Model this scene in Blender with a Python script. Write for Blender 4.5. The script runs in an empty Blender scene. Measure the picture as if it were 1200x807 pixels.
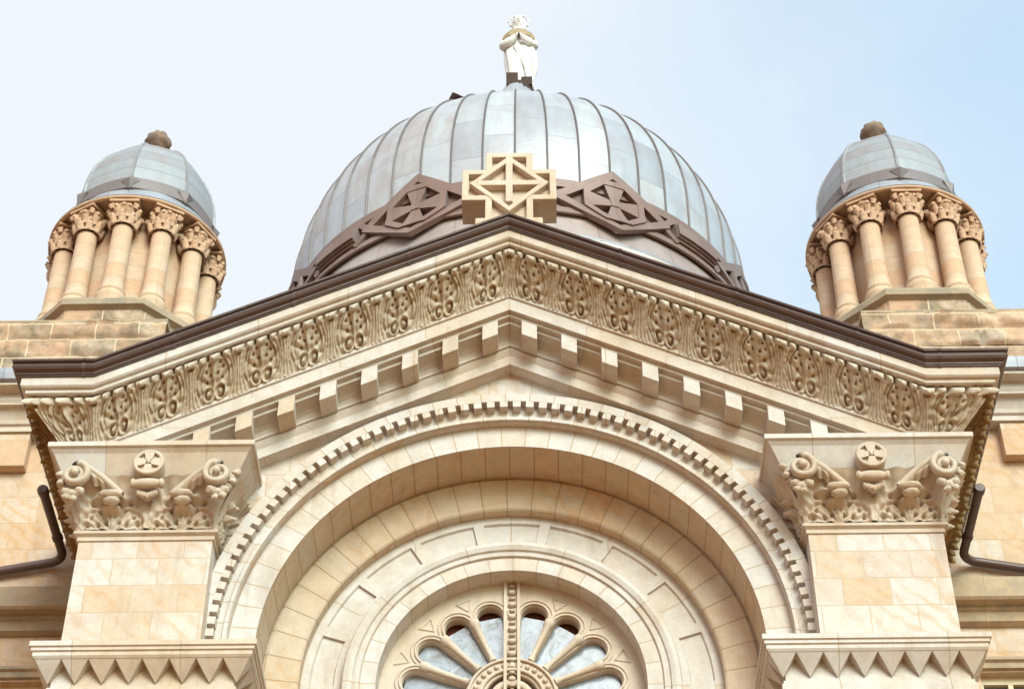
import bpy, bmesh, math, random
from mathutils import Vector, Matrix, noise
random.seed(7)
PI = math.pi
R_ = math.radians
scene = bpy.context.scene
col = scene.collection

# ------------------------------------------------------------------ camera
cd = bpy.data.cameras.new("camera")
cd.sensor_width = 36.0
cd.lens = 70.08
cd.clip_start = 0.1
cd.clip_end = 6000
cam = bpy.data.objects.new("camera", cd)
cam.location = (0.34, -18.4, 1.7)
cam.rotation_euler = (R_(90 + 41.9), 0, R_(1.0))
col.objects.link(cam)
scene.camera = cam

# ------------------------------------------------------------------ sky and sun
SUN_EL, SUN_AZ = R_(30), R_(164)          # azimuth measured clockwise from +Y
sun_dir = Vector((math.sin(SUN_AZ) * math.cos(SUN_EL), math.cos(SUN_AZ) * math.cos(SUN_EL), math.sin(SUN_EL)))
world = bpy.data.worlds.new("World")
scene.world = world
world.use_nodes = True
nt = world.node_tree
nt.nodes.clear()
W = nt.nodes.new
wo = W('ShaderNodeOutputWorld'); bg = W('ShaderNodeBackground'); sky = W('ShaderNodeTexSky')
sky.sky_type = 'NISHITA'; sky.sun_disc = False
sky.sun_elevation = SUN_EL; sky.sun_rotation = SUN_AZ
sky.air_density = 1.0; sky.dust_density = 2.0; sky.ozone_density = 1.0
tc = W('ShaderNodeTexCoord'); mp = W('ShaderNodeMapping'); nz = W('ShaderNodeTexNoise')
mp.inputs['Scale'].default_value = (1.6, 1.6, 4.0)
nz.inputs['Scale'].default_value = 2.3; nz.inputs['Detail'].default_value = 5; nz.inputs['Roughness'].default_value = 0.5
nt.links.new(tc.outputs['Generated'], mp.inputs['Vector']); nt.links.new(mp.outputs['Vector'], nz.inputs['Vector'])
sx = W('ShaderNodeSeparateXYZ'); nt.links.new(tc.outputs['Generated'], sx.inputs[0])
# thin overcast that opens towards +x (the east side of the sky)
m1 = W('ShaderNodeMath'); m1.operation = 'MULTIPLY_ADD'
m1.inputs[1].default_value = -1.55; m1.inputs[2].default_value = 0.62
nt.links.new(sx.outputs['X'], m1.inputs[0])
m2 = W('ShaderNodeMath'); m2.operation = 'MULTIPLY_ADD'; m2.inputs[1].default_value = 0.62
nt.links.new(nz.outputs['Fac'], m2.inputs[0]); nt.links.new(m1.outputs[0], m2.inputs[2])
cl = W('ShaderNodeClamp'); nt.links.new(m2.outputs[0], cl.inputs['Value'])
cl.inputs['Min'].default_value = 0.52; cl.inputs['Max'].default_value = 0.97
sc_ = W('ShaderNodeVectorMath'); sc_.operation = 'SCALE'; sc_.inputs['Scale'].default_value = 1.0
tn = W('ShaderNodeVectorMath'); tn.operation = 'MULTIPLY'; tn.inputs[1].default_value = (0.90, 1.52, 1.42)
nt.links.new(sky.outputs[0], tn.inputs[0]); nt.links.new(tn.outputs[0], sc_.inputs[0])
mixs = W('ShaderNodeMix'); mixs.data_type = 'RGBA'
CLOUD = (2.86, 3.01, 3.17, 1)
mixs.inputs['B'].default_value = CLOUD
nt.links.new(cl.outputs[0], mixs.inputs['Factor']); nt.links.new(sc_.outputs[0], mixs.inputs['A'])
nt.links.new(mixs.outputs['Result'], bg.inputs['Color'])
bg.inputs['Strength'].default_value = 0.13
nt.links.new(bg.outputs[0], wo.inputs[0])

ld = bpy.data.lights.new("sun", 'SUN')
ld.energy = 1.35; ld.angle = R_(32); ld.color = (1.0, 0.985, 0.96)
sun = bpy.data.objects.new("sun", ld)
sun.rotation_euler = (-sun_dir).to_track_quat('-Z', 'Y').to_euler()
sun.location = (20, -30, 40)
col.objects.link(sun)

scene.view_settings.view_transform = 'Standard'
scene.view_settings.look = 'None'
scene.view_settings.exposure = 1.26
scene.view_settings.gamma = 1.0
scene.cycles.max_bounces = 8
scene.cycles.diffuse_bounces = 5
scene.cycles.glossy_bounces = 3

# ------------------------------------------------------------------ materials
def lin(r, g, b):
    f = lambda c: (c / 255 / 12.92) if c / 255 <= 0.04045 else ((c / 255 + 0.055) / 1.055) ** 2.4
    return (f(r), f(g), f(b), 1)

class NB:
    def __init__(s, name):
        s.m = bpy.data.materials.new(name); s.m.use_nodes = True
        s.t = s.m.node_tree; s.t.nodes.clear()
        s.out = s.n('ShaderNodeOutputMaterial'); s.b = s.n('ShaderNodeBsdfPrincipled')
        s.l(s.b.outputs[0], s.out.inputs[0])
    def n(s, k): return s.t.nodes.new(k)
    def l(s, a, b): s.t.links.new(a, b)
    def noise(s, vec, scale, detail=4, rough=0.55, dist=0.0, mscale=None):
        if mscale:
            q = s.n('ShaderNodeMapping'); q.inputs['Scale'].default_value = mscale
            s.l(vec, q.inputs['Vector']); vec = q.outputs[0]
        x = s.n('ShaderNodeTexNoise'); x.inputs['Scale'].default_value = scale
        x.inputs['Detail'].default_value = detail; x.inputs['Roughness'].default_value = rough
        x.inputs['Distortion'].default_value = dist
        s.l(vec, x.inputs['Vector']); return x.outputs['Fac']
    def ramp(s, fac, stops, interp='LINEAR'):
        x = s.n('ShaderNodeValToRGB'); x.color_ramp.interpolation = interp
        el = x.color_ramp.elements
        while len(el) < len(stops): el.new(0.5)
        for e, (p, c) in zip(el, stops):
            e.position = p; e.color = c if len(c) == 4 else (*c, 1)
        s.l(fac, x.inputs[0]); return x.outputs[0]
    def mix(s, fac, a, b, mode='MIX'):
        x = s.n('ShaderNodeMix'); x.data_type = 'RGBA'; x.blend_type = mode
        for k, v in (('Factor', fac), ('A', a), ('B', b)):
            i = x.inputs[k] if k != 'Factor' else x.inputs[0]
            if k == 'A': i = x.inputs[6]
            if k == 'B': i = x.inputs[7]
            if hasattr(v, 'is_output'): s.l(v, i)
            else: i.default_value = v
        return x.outputs[2]
    def math(s, op, a, b=0.5, c=None):
        x = s.n('ShaderNodeMath'); x.operation = op
        for i, v in enumerate((a, b, c)):
            if v is None: continue
            if hasattr(v, 'is_output'): s.l(v, x.inputs[i])
            else: x.inputs[i].default_value = v
        return x.outputs[0]
    def bump(s, h, strength=0.4, dist=0.02, prev=None):
        x = s.n('ShaderNodeBump'); x.inputs['Strength'].default_value = strength; x.inputs['Distance'].default_value = dist
        s.l(h, x.inputs['Height'])
        if prev: s.l(prev, x.inputs['Normal'])
        return x.outputs[0]

DK = 0.86                      # overall reflectance of the stone
def g(v): return (v, v, v, 1)

def stone(name, cols, bw=None, bh=0.3, off=0.5, vein=0.25, grime=0.0, grime_col=lin(120, 108, 92), rough=0.02, mortar=0.007,
          mort_col=lin(176, 150, 118), bumpd=0.006, grime_scale=0.9, joint=0.75, streak=0.45):
    """weathered sandstone; UVs are in metres, joints follow the UVs"""
    s = NB(name)
    uv = s.n('ShaderNodeUVMap').outputs[0]
    ob = s.n('ShaderNodeTexCoord').outputs['Object']
    big = s.noise(ob, 0.9, 3, 0.6)
    fine = s.noise(ob, 38, 5, 0.65)
    mid = s.noise(ob, 5.5, 5, 0.6, 0.4)
    if bw:
        br = s.n('ShaderNodeTexBrick'); s.l(uv, br.inputs['Vector'])
        br.inputs['Scale'].default_value = 1; br.inputs['Brick Width'].default_value = bw
        br.inputs['Row Height'].default_value = bh; br.inputs['Mortar Size'].default_value = mortar
        br.inputs['Mortar Smooth'].default_value = 0.35; br.offset = off
        br.inputs['Color1'].default_value = g(0); br.inputs['Color2'].default_value = g(1); br.inputs['Mortar'].default_value = g(0.4)
        per, mf = br.outputs['Color'], br.outputs['Fac']
        pick = s.math('ADD', s.math('MULTIPLY', per, 0.72), s.math('MULTIPLY', big, 0.28))
    else:
        per = None
        pick = s.math('ADD', s.math('MULTIPLY', big, 0.6), s.math('MULTIPLY', mid, 0.4))
    n = len(cols)
    lo, hi = (0.06, 0.94) if bw else (0.3, 0.7)
    c = s.ramp(pick, [(lo + (hi - lo) * i / (n - 1), tuple(q * DK for q in cols[i][:3]) + (1,)) for i in range(n)])
    # iron banding of the sandstone
    wv = s.n('ShaderNodeTexWave'); wv.wave_type = 'BANDS'; wv.bands_direction = 'DIAGONAL'
    wv.inputs['Scale'].default_value = 2.2; wv.inputs['Distortion'].default_value = 9; wv.inputs['Detail'].default_value = 4
    wv.inputs['Detail Scale'].default_value = 0.9
    if per is not None:
        av = s.n('ShaderNodeVectorMath'); av.operation = 'MULTIPLY_ADD'
        s.l(per, av.inputs[0]); av.inputs[1].default_value = (13, 7, 9); s.l(ob, av.inputs[2]); s.l(av.outputs[0], wv.inputs['Vector'])
    else: s.l(ob, wv.inputs['Vector'])
    vf = s.math('MULTIPLY', s.ramp(wv.outputs['Fac'], [(0.55, g(0)), (0.92, g(1))]), s.ramp(big, [(0.38, g(0)), (0.62, g(1))]))
    c = s.mix(s.math('MULTIPLY', vf, vein), c, lin(200, 156, 106))
    c = s.mix(s.math('MULTIPLY', s.ramp(mid, [(0.35, g(1)), (0.62, g(0))]), 0.16), c, lin(165, 138, 105), 'MULTIPLY')
    c = s.mix(s.math('MULTIPLY', s.ramp(fine, [(0.3, g(1)), (0.6, g(0))]), 0.14), c, lin(150, 125, 95), 'MULTIPLY')
    if grime > 0:
        gr = s.noise(ob, grime_scale, 6, 0.7, 0.6)
        gr2 = s.noise(ob, 7, 5, 0.7)
        gf = s.math('MULTIPLY', s.ramp(s.math('ADD', s.math('MULTIPLY', gr, 0.7), s.math('MULTIPLY', gr2, 0.3)), [(0.42, g(0)), (0.62, g(1))]), grime)
        c = s.mix(gf, c, grime_col)
    stk = s.noise(ob, 1.0, 5, 0.65, 0.2, (4.5, 4.5, 0.45))
    sf = s.math('MULTIPLY', s.ramp(stk, [(0.50, g(0)), (0.72, g(1))]), s.ramp(big, [(0.35, g(0)), (0.65, g(1))]))
    c = s.mix(s.math('MULTIPLY', sf, streak), c, lin(150, 126, 104))
    spk = s.noise(ob, 16, 3, 0.7)
    c = s.mix(s.math('MULTIPLY', s.ramp(spk, [(0.62, g(0)), (0.74, g(1))]), 0.28), c, lin(168, 136, 104))
    h = s.math('ADD', s.math('MULTIPLY', mid, 0.7), s.math('MULTIPLY', fine, 0.3))
    nrm = s.bump(h, 0.45, bumpd)
    if bw:
        c = s.mix(s.math('MULTIPLY', mf, joint), c, mort_col, 'MIX')
        nrm = s.bump(s.math('SUBTRACT', 1.0, mf), 0.6, 0.01, nrm)
    s.l(c, s.b.inputs['Base Color']); s.l(nrm, s.b.inputs['Normal'])
    s.b.inputs['Roughness'].default_value = 0.88
    s.b.inputs['Specular IOR Level'].default_value = 0.15
    return s.m

CREAM = lin(219, 206, 193); PALE = lin(220, 213, 208); TAN = lin(216, 194, 172); OCH = lin(215, 180, 148); PINK = lin(218, 198, 184)
M = {}
M['ashlar'] = stone('ashlar_sandstone', [PALE, CREAM, PALE, PINK, TAN, OCH], 0.52, 0.36, 0.5, 0.4, mort_col=lin(190, 165, 135))
M['trim'] = stone('dressed_sandstone', [PALE, PALE, CREAM, TAN], 1.15, 40, 0, 0.12, 0.25, lin(178, 150, 112), joint=0.7)
M['voussoir'] = stone('voussoir_sandstone', [PALE, PALE, CREAM, lin(218, 206, 193)], 0.285, 40, 0, 0.12, joint=0.8)
M['order'] = stone('arch_order_sandstone', [lin(214, 198, 180), lin(212, 190, 164), TAN, OCH], 0.31, 40, 0, 0.4, joint=0.8, mortar=0.008, mort_col=lin(158, 128, 94))
M['carved'] = stone('carved_sandstone', [lin(222, 212, 199), lin(219, 205, 188), lin(213, 194, 172)], None, vein=0.06, grime=0.42,
                    grime_col=lin(166, 142, 110), bumpd=0.004, grime_scale=1.5)
M['carved_brown'] = stone('brown_carving', [lin(200, 170, 128), lin(178, 146, 102), lin(148, 118, 82)], None, vein=0.1, grime=0.6,
                          grime_col=lin(112, 86, 58), bumpd=0.004, grime_scale=2.2)  # browner, darker carving used on the two side returns
M['carved_pale'] = stone('capital_sandstone', [lin(222, 211, 200), lin(219, 204, 188), lin(211, 188, 165)], None, vein=0.08, grime=0.3,
                         grime_col=lin(170, 140, 104), bumpd=0.004, grime_scale=3)
M['rock'] = stone('rock_faced_sandstone', [lin(222, 200, 182), lin(219, 184, 156), lin(214, 172, 142), lin(194, 168, 148)], 0.62, 0.31, 0.5, 0.4, 0.9,
                  lin(108, 104, 88), mortar=0.014, bumpd=0.05, mort_col=lin(214, 190, 160), joint=0.8, grime_scale=1.3)
M['turret'] = stone('turret_sandstone', [lin(222, 200, 178), lin(222, 192, 164), lin(223, 186, 156), lin(220, 196, 174)], 3.0, 0.28, 0, 0.2, joint=0.3)
M['wall'] = stone('wing_sandstone', [lin(223, 208, 194), lin(220, 198, 178), lin(218, 188, 160), lin(216, 178, 146)], 0.62, 0.42, 0.5, 0.6, mort_col=lin(196, 166, 130))
M['weathered'] = stone('weathered_ledge', [lin(206, 182, 154), lin(190, 168, 142), lin(174, 156, 134)], 0.9, 40, 0, 0.2, 0.85, lin(140, 130, 116), grime_scale=1.8)
M['cross'] = stone('cross_sandstone', [lin(224, 210, 196), lin(221, 203, 185), lin(216, 194, 170)], None, vein=0.2, grime=0.25, grime_col=lin(182, 148, 100))
M['tracery'] = stone('tracery_sandstone', [lin(223, 210, 198), lin(220, 204, 188), lin(217, 196, 174)], None, vein=0.1, grime=0.15, grime_col=lin(190, 162, 122))
M['marble'] = stone('white_statuary', [lin(248, 248, 248), lin(246, 246, 246), lin(236, 236, 236)], None, vein=0.0, streak=0.1, grime=0.25, grime_col=lin(178, 172, 164), bumpd=0.003)
M['mantle'] = stone('tan_mantle', [lin(196, 180, 152), lin(172, 146, 110), lin(150, 124, 90)], None, vein=0.1, grime=0.3, bumpd=0.003)  # tan to brown drapery, darker than the robe

def copper(name, cols, bw, bh, off, metal=0.25, rough=0.42, grime=0.5, streak=(1.6, 0.22, 1), brown=lin(128, 96, 86), swap=False):
    s = NB(name)
    uv = s.n('ShaderNodeUVMap').outputs[0]
    ob = s.n('ShaderNodeTexCoord').outputs['Object']
    st = s.noise(uv, 2.2, 6, 0.65, 0.3, streak)
    md = s.noise(ob, 1.1, 5, 0.6, 0.5)
    br = s.n('ShaderNodeTexBrick')
    if swap:                       # sheets run up the dome, staggered from bay to bay
        sp = s.n('ShaderNodeSeparateXYZ'); cb_ = s.n('ShaderNodeCombineXYZ'); s.l(uv, sp.inputs[0])
        s.l(sp.outputs[0], cb_.inputs[1]); s.l(sp.outputs[1], cb_.inputs[0]); s.l(cb_.outputs[0], br.inputs['Vector'])
    else: s.l(uv, br.inputs['Vector'])
    br.inputs['Scale'].default_value = 1; br.inputs['Brick Width'].default_value = bw; br.inputs['Row Height'].default_value = bh
    br.inputs['Mortar Size'].default_value = 0.006; br.inputs['Mortar Smooth'].default_value = 0.2; br.offset = off
    br.inputs['Color1'].default_value = g(0); br.inputs['Color2'].default_value = g(1); br.inputs['Mortar'].default_value = g(0.5)
    pick = s.math('ADD', s.math('MULTIPLY', br.outputs['Color'], 0.34), s.math('ADD', s.math('MULTIPLY', st, 0.36), s.math('MULTIPLY', md, 0.3)))
    c = s.ramp(pick, [(0.26 + 0.46 * i / (len(cols) - 1), cols[i]) for i in range(len(cols))])
    gf = s.math('MULTIPLY', s.ramp(s.noise(ob, 1.7, 6, 0.7, 0.8), [(0.45, g(0)), (0.68, g(1))]), grime)
    c = s.mix(gf, c, brown)
    c = s.mix(s.math('MULTIPLY', br.outputs['Fac'], 0.6), c, lin(92, 84, 84))
    s.l(c, s.b.inputs['Base Color'])
    rg = s.math('MULTIPLY_ADD', st, 0.3, rough - 0.12); s.l(rg, s.b.inputs['Roughness'])
    s.b.inputs['Metallic'].default_value = metal
    n1 = s.bump(s.noise(ob, 2.2, 4, 0.6), 0.45, 0.04)
    n2 = s.bump(s.math('SUBTRACT', 1.0, br.outputs['Fac']), 0.5, 0.008, n1)
    s.l(n2, s.b.inputs['Normal'])
    return s.m

M['copper'] = copper('weathered_copper_sheet', [lin(152, 150, 155), lin(168, 168, 174), lin(186, 188, 193), lin(168, 158, 156)], 1.05, 4.08 * R_(7.5), 0.5, 0.25, 0.42, 0.3, brown=lin(154, 134, 128), swap=True)
M['copper_rib'] = copper('copper_seam', [lin(104, 95, 93), lin(118, 109, 108), lin(130, 125, 126)], 3, 3, 0, 0.2, 0.55, 0.3, brown=lin(96, 78, 72))
M['copper_brown'] = copper('brown_copper', [lin(116, 90, 82), lin(130, 104, 94), lin(140, 118, 110), lin(124, 114, 116)], 1.6, 9, 0, 0.15, 0.5, 0.5, brown=lin(122, 94, 86))
M['copper_skirt'] = copper('pinkish_copper_skirt', [lin(158, 140, 136), lin(170, 154, 150), lin(176, 166, 164), lin(172, 172, 176)], 1.3, 9, 0, 0.2, 0.45, 0.45, brown=lin(160, 130, 120))
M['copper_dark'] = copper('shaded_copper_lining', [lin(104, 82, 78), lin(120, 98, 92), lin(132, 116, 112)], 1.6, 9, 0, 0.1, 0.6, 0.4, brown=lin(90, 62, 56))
M['gutter'] = copper('painted_gutter', [lin(78, 58, 54), lin(88, 66, 60), lin(98, 78, 74)], 2.4, 9, 0, 0.1, 0.42, 0.3, streak=(0.4, 1.5, 1), brown=lin(66, 46, 42))
M['lead'] = copper('lead_flashing', [lin(140, 142, 150), lin(158, 160, 168), lin(172, 174, 182)], 1.8, 9, 0, 0.2, 0.5, 0.2)
M['bronze'] = copper('dark_bronze', [lin(54, 38, 32), lin(68, 48, 38), lin(80, 60, 48)], 2, 9, 0, 0.0, 0.85, 0.5, brown=lin(50, 34, 28))

def simple(name, c, rough=0.6, metal=0.0, var=0.12, spec=0.4):
    s = NB(name); ob = s.n('ShaderNodeTexCoord').outputs['Object']
    n = s.noise(ob, 3, 4, 0.6)
    dark = (c[0] * (1 - var), c[1] * (1 - var), c[2] * (1 - var), 1)
    s.l(s.ramp(n, [(0.3, dark), (0.7, c)]), s.b.inputs['Base Color'])
    s.b.inputs['Roughness'].default_value = rough; s.b.inputs['Metallic'].default_value = metal
    s.b.inputs['Specular IOR Level'].default_value = spec
    return s.m
M['ground'] = simple('bounce_paving', lin(158, 106, 46), 0.9)  # unseen paving, its orange chosen to bounce warm light onto the soffits
M['roof'] = simple('roof_sheet', lin(120, 104, 100), 0.6)
M['dark'] = simple('dark_interior', lin(104, 54, 42), 0.8)
M['wood'] = simple('cream_window_frame', lin(208, 190, 158), 0.5)
def glass_mat():
    s = NB('leaded_glass'); ob = s.n('ShaderNodeTexCoord').outputs['Object']
    a = s.noise(ob, 6, 4, 0.6, 0.8)
    c = s.ramp(a, [(0.32, lin(120, 122, 122)), (0.45, lin(134, 140, 148)), (0.6, lin(148, 156, 168)), (0.7, lin(116, 122, 136))])
    s.l(c, s.b.inputs['Base Color']); s.b.inputs['Roughness'].default_value = 0.16
    s.b.inputs['Specular IOR Level'].default_value = 0.4
    s.l(s.bump(a, 0.2, 0.02), s.b.inputs['Normal'])
    return s.m
M['glass'] = glass_mat()
M['glass_dark'] = simple('sash_glass', lin(104, 108, 112), 0.1, 0, 0.2, 0.9)

# ------------------------------------------------------------------ helpers
def thing(name, label, cat, loc=(0, 0, 0), group=None):
    o = bpy.data.objects.new(name, None); col.objects.link(o)
    o.location = loc; o.empty_display_size = 0.3
    o['label'] = label; o['category'] = cat
    if group: o['group'] = group
    return o

def link(name, me, mat=None, parent=None, loc=(0, 0, 0), rot=(0, 0, 0), bevel=0, scale=None):
    o = bpy.data.objects.new(name, me); col.objects.link(o)
    if parent: o.parent = parent
    o.location = loc; o.rotation_euler = rot
    if scale: o.scale = scale
    if mat and not me.materials: me.materials.append(mat)
    if bevel:
        b = o.modifiers.new('bevel', 'BEVEL'); b.width = bevel; b.segments = 2; b.limit_method = 'ANGLE'; b.angle_limit = R_(35)
    return o

class MB:
    """collects shapes, builds ONE mesh"""
    def __init__(s): s.v = []; s.f = []; s.uv = {}; s.sm = []
    def add(s, vs, fs, uvs=None, smooth=False):
        o = len(s.v); s.v += [tuple(p) for p in vs]
        for i, f in enumerate(fs):
            if uvs: s.uv[len(s.f)] = uvs[i]
            s.f.append(tuple(k + o for k in f)); s.sm.append(smooth)
        return s
    def box(s, x0, x1, y0, y1, z0, z1):
        vs = [(x, y, z) for z in (z0, z1) for y in (y0, y1) for x in (x0, x1)]
        return s.add(vs, [(0, 2, 3, 1), (4, 5, 7, 6), (0, 1, 5, 4), (2, 6, 7, 3), (0, 4, 6, 2), (1, 3, 7, 5)])
    def grid(s, rows, close_u=False, close_v=False, uvs=None, smooth=False, flip=False):
        """rows: list of equal-length point lists"""
        n = len(rows); m = len(rows[0]); fs = []; fu = []
        for i in range(n if close_u else n - 1):
            for j in range(m if close_v else m - 1):
                a, b = i * m + j, i * m + (j + 1) % m
                c, d = ((i + 1) % n) * m + (j + 1) % m, ((i + 1) % n) * m + j
                q = (a, d, c, b) if flip else (a, b, c, d); fs.append(q)
                if uvs:
                    A, B, C, D = uvs[i][j], uvs[i][j + 1], uvs[i + 1][j + 1], uvs[i + 1][j]
                    fu.append((A, D, C, B) if flip else (A, B, C, D))
        return s.add([p for r in rows for p in r], fs, fu if uvs else None, smooth)
    def tube(s, pts, rad, n=8, smooth=True, caps=True, ell=None):
        P = [Vector(p) for p in pts]; rows = []
        up = Vector((0, -1, 0.001)).normalized()
        for i, p in enumerate(P):
            t = (P[min(i + 1, len(P) - 1)] - P[max(i - 1, 0)]).normalized()
            a = t.cross(up)
            if a.length < 1e-3: a = t.cross(Vector((1, 0, 0)))
            a.normalize(); b = a.cross(t).normalized()
            r = rad[i] if isinstance(rad, (list, tuple)) else rad
            ra, rb = (r, r) if not ell else (r * ell[0], r * ell[1])
            rows.append([p + a * math.cos(2 * PI * k / n) * ra + b * math.sin(2 * PI * k / n) * rb for k in range(n)])
        o = len(s.v)
        s.grid(rows, close_v=True, smooth=smooth)
        if caps:
            m = len(rows)
            s.f.append(tuple(o + k for k in range(n))); s.sm.append(False)
            s.f.append(tuple(o + (m - 1) * n + k for k in reversed(range(n)))); s.sm.append(False)
        return s
    def lathe(s, prof, n=32, c=(0, 0, 0), smooth=True, a0=0, a1=2 * PI, uvR=1.0, flat_oct=False):
        full = abs(a1 - a0 - 2 * PI) < 1e-6
        rows = []; uvs = []
        L = 0; Ls = [0]
        for i in range(1, len(prof)):
            L += math.dist(prof[i], prof[i - 1]); Ls.append(L)
        for k in range(n + 1):
            a = a0 + (a1 - a0) * k / n
            rows.append([(c[0] + r * math.sin(a), c[1] - r * math.cos(a), c[2] + z) for r, z in prof])
            uvs.append([(a * uvR, l) for l in Ls])
        return s.grid(rows, uvs=uvs, smooth=smooth)
    def blob(s, c, r, seed=0, amp=0.25, nu=10, nv=7, rot=None):
        rows = []
        for i in range(nv + 1):
            th = PI * i / nv; row = []
            for j in range(nu):
                ph = 2 * PI * j / nu
                d = Vector((math.sin(th) * math.cos(ph), math.sin(th) * math.sin(ph), math.cos(th)))
                k = 1 + amp * noise.noise(d * 2.3 + Vector((seed * 3.1, seed * 1.7, seed)))
                row.append((c[0] + d.x * r[0] * k, c[1] + d.y * r[1] * k, c[2] + d.z * r[2] * k))
            rows.append(row)
        return s.grid(rows, close_v=True, smooth=True)
    def mesh(s, name):
        me = bpy.data.meshes.new(name); me.from_pydata(s.v, [], s.f)
        ul = me.uv_layers.new(name='UVMap')
        co = me.vertices
        for p in me.polygons:
            u = s.uv.get(p.index)
            p.use_smooth = s.sm[p.index]
            nx, ny, nz_ = (abs(q) for q in p.normal)
            for k, li in enumerate(p.loop_indices):
                if u: ul.data[li].uv = u[k]
                else:
                    c = co[me.loops[li].vertex_index].co
                    ul.data[li].uv = (c.x, c.z) if ny >= nx and ny >= nz_ else ((c.y, c.z) if nx >= nz_ else (c.x, c.y))
        if any(s.sm) : pass
        return me
    def build(s, name, mat, parent=None, bevel=0, merge=False, **k):
        me = s.mesh(name)
        if merge:
            bm = bmesh.new(); bm.from_mesh(me); bmesh.ops.remove_doubles(bm, verts=bm.verts, dist=1e-5)
            bmesh.ops.recalc_face_normals(bm, faces=bm.faces); bm.to_mesh(me); bm.free()
        return link(name, me, mat, parent, bevel=bevel, **k)

def plate(name, loops, y0, y1, mat, parent, bevel=0.0, res=1):
    """flat plate in the x-z plane with holes (loops of (x, z)); front at y0, back at y1"""
    cu = bpy.data.curves.new(name, 'CURVE'); cu.dimensions = '2D'; cu.fill_mode = 'BOTH'
    cu.extrude = max((y1 - y0) / 2 - bevel, 1e-4); cu.bevel_depth = bevel; cu.bevel_resolution = 1; cu.offset = -bevel
    for lp in loops:
        sp = cu.splines.new('POLY'); sp.points.add(len(lp) - 1)
        for p, (x, z) in zip(sp.points, lp): p.co = (x, z, 0, 1)
        sp.use_cyclic_u = True
    tmp = bpy.data.objects.new('tmp', cu); col.objects.link(tmp)
    dg = bpy.context.evaluated_depsgraph_get()
    me = bpy.data.meshes.new_from_object(tmp.evaluated_get(dg), depsgraph=dg)
    bpy.data.objects.remove(tmp); bpy.data.curves.remove(cu)
    me.name = name
    ym = (y0 + y1) / 2
    for v in me.vertices:
        x, z, d = v.co
        v.co = (x, ym - d, z)
    bm = bmesh.new(); bm.from_mesh(me); bmesh.ops.remove_doubles(bm, verts=bm.verts, dist=1e-5)
    bmesh.ops.recalc_face_normals(bm, faces=bm.faces); bm.to_mesh(me); bm.free()
    me.materials.clear()
    while me.uv_layers: me.uv_layers.remove(me.uv_layers[0])
    ul = me.uv_layers.new(name='UVMap')
    for p in me.polygons:
        p.use_smooth = False
        nx, ny, nz_ = (abs(q) for q in p.normal)
        for li in p.loop_indices:
            c = me.vertices[me.loops[li].vertex_index].co
            ul.data[li].uv = (c.x, c.z) if ny >= nx and ny >= nz_ else ((c.y, c.z) if nx >= nz_ else (c.x, c.y))
    return link(name, me, mat, parent)

# ------------------------------------------------------------------ ground
gm = MB(); gm.add([(-3000, -3000, 0), (3000, -3000, 0), (3000, 3000, 0), (-3000, 3000, 0)], [(0, 1, 2, 3)])
go = gm.build('ground', M['ground']); go['kind'] = 'structure'

# =================================================================== PORTICO
ZC = 13.85                    # springing of the arches
RK = 0.485                    # slope of the rakes
XK = 4.78                     # kink between rake and level cornice
YW = 2.25                     # face of the wings
portico = thing('church_portico', 'gabled sandstone church front with a deep round arch, carved leaf cornice and brown gutter', 'church front')

def zp(x):  return -RK * min(abs(x), XK)
def seg_sweep(prof, side=True, XB=4.5):
    """stations of the kinked cornice: left return, left flat, rakes, right flat, right return"""
    st = []
    zf = -RK * XK
    if side: st.append([(-(XB + o), YW, z + zf) for o, z in prof])
    st.append([(-(XB + o), -o, z + zf) for o, z in prof])
    st.append([(-XK, -o, z + zf) for o, z in prof])
    st.append([(0, -o, z) for o, z in prof])
    st.append([(XK, -o, z + zf) for o, z in prof])
    st.append([(XB + o, -o, z + zf) for o, z in prof])
    if side: st.append([(XB + o, YW, z + zf) for o, z in prof])
    return st
def sweep_uv(st):
    uv = []; u = 0
    for i, r in enumerate(st):
        if i: u += (Vector(r[0]) - Vector(st[i - 1][0])).length
        v = 0; row = [(u, 0)]
        for a, b in zip(r, r[1:]):
            v += (Vector(a) - Vector(b)).length; row.append((u, v))
        uv.append(row)
    return uv

# wall with arch opening
op = []
N = 48
out = [(-4.84, 0), (-4.84, 16.25), (-3.55, 16.25), (0, 17.97), (3.55, 16.25), (4.84, 16.25), (4.84, 0), (3.12, 0), (3.12, ZC)]
out += [(3.12 * math.cos(PI * k / N), ZC + 3.12 * math.sin(PI * k / N)) for k in range(1, N)]
out += [(-3.12, ZC), (-3.12, 0)]
plate('front_wall', [out], 0.0, 0.5, M['ashlar'], portico)
for sgn in (-1, 1):
    MB().box(min(sgn * 4.84, sgn * 4.3), max(sgn * 4.84, sgn * 4.3), 0.5, YW, 0, 16.7).build('side_wall', M['ashlar'], portico)

# arches: profiles (R, y) swept up the jamb, over and down
def arch_sweep(prof, n=72, uR=2.97, smooth=False, jamb=True):
    st = []; uv = []
    vl = [0]
    for a, b in zip(prof, prof[1:]): vl.append(vl[-1] + math.dist(a, b))
    def put(f, u):
        st.append([f(R, y) for R, y in prof]); uv.append([(u, v) for v in vl])
    if jamb: put(lambda R, y: (-R, y, 0.0), -ZC)
    for k in range(n + 1):
        t = PI * k / n
        put(lambda R, y: (-R * math.cos(t), y, ZC + R * math.sin(t)), t * uR)
    if jamb: put(lambda R, y: (R, y, 0.0), PI * uR + ZC)
    return MB().grid(st, uvs=uv, smooth=smooth, flip=True)
arch_sweep([(3.5, 0.002), (3.47, -0.06), (3.45, -0.13), (3.335, -0.13), (3.335, -0.015), (3.24, -0.012), (3.215, -0.008), (3.185, -0.012), (3.17, -0.035), (3.125, -0.035), (3.125, 0.1)], uR=3.3).build('label_mould', M['voussoir'], portico)
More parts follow.
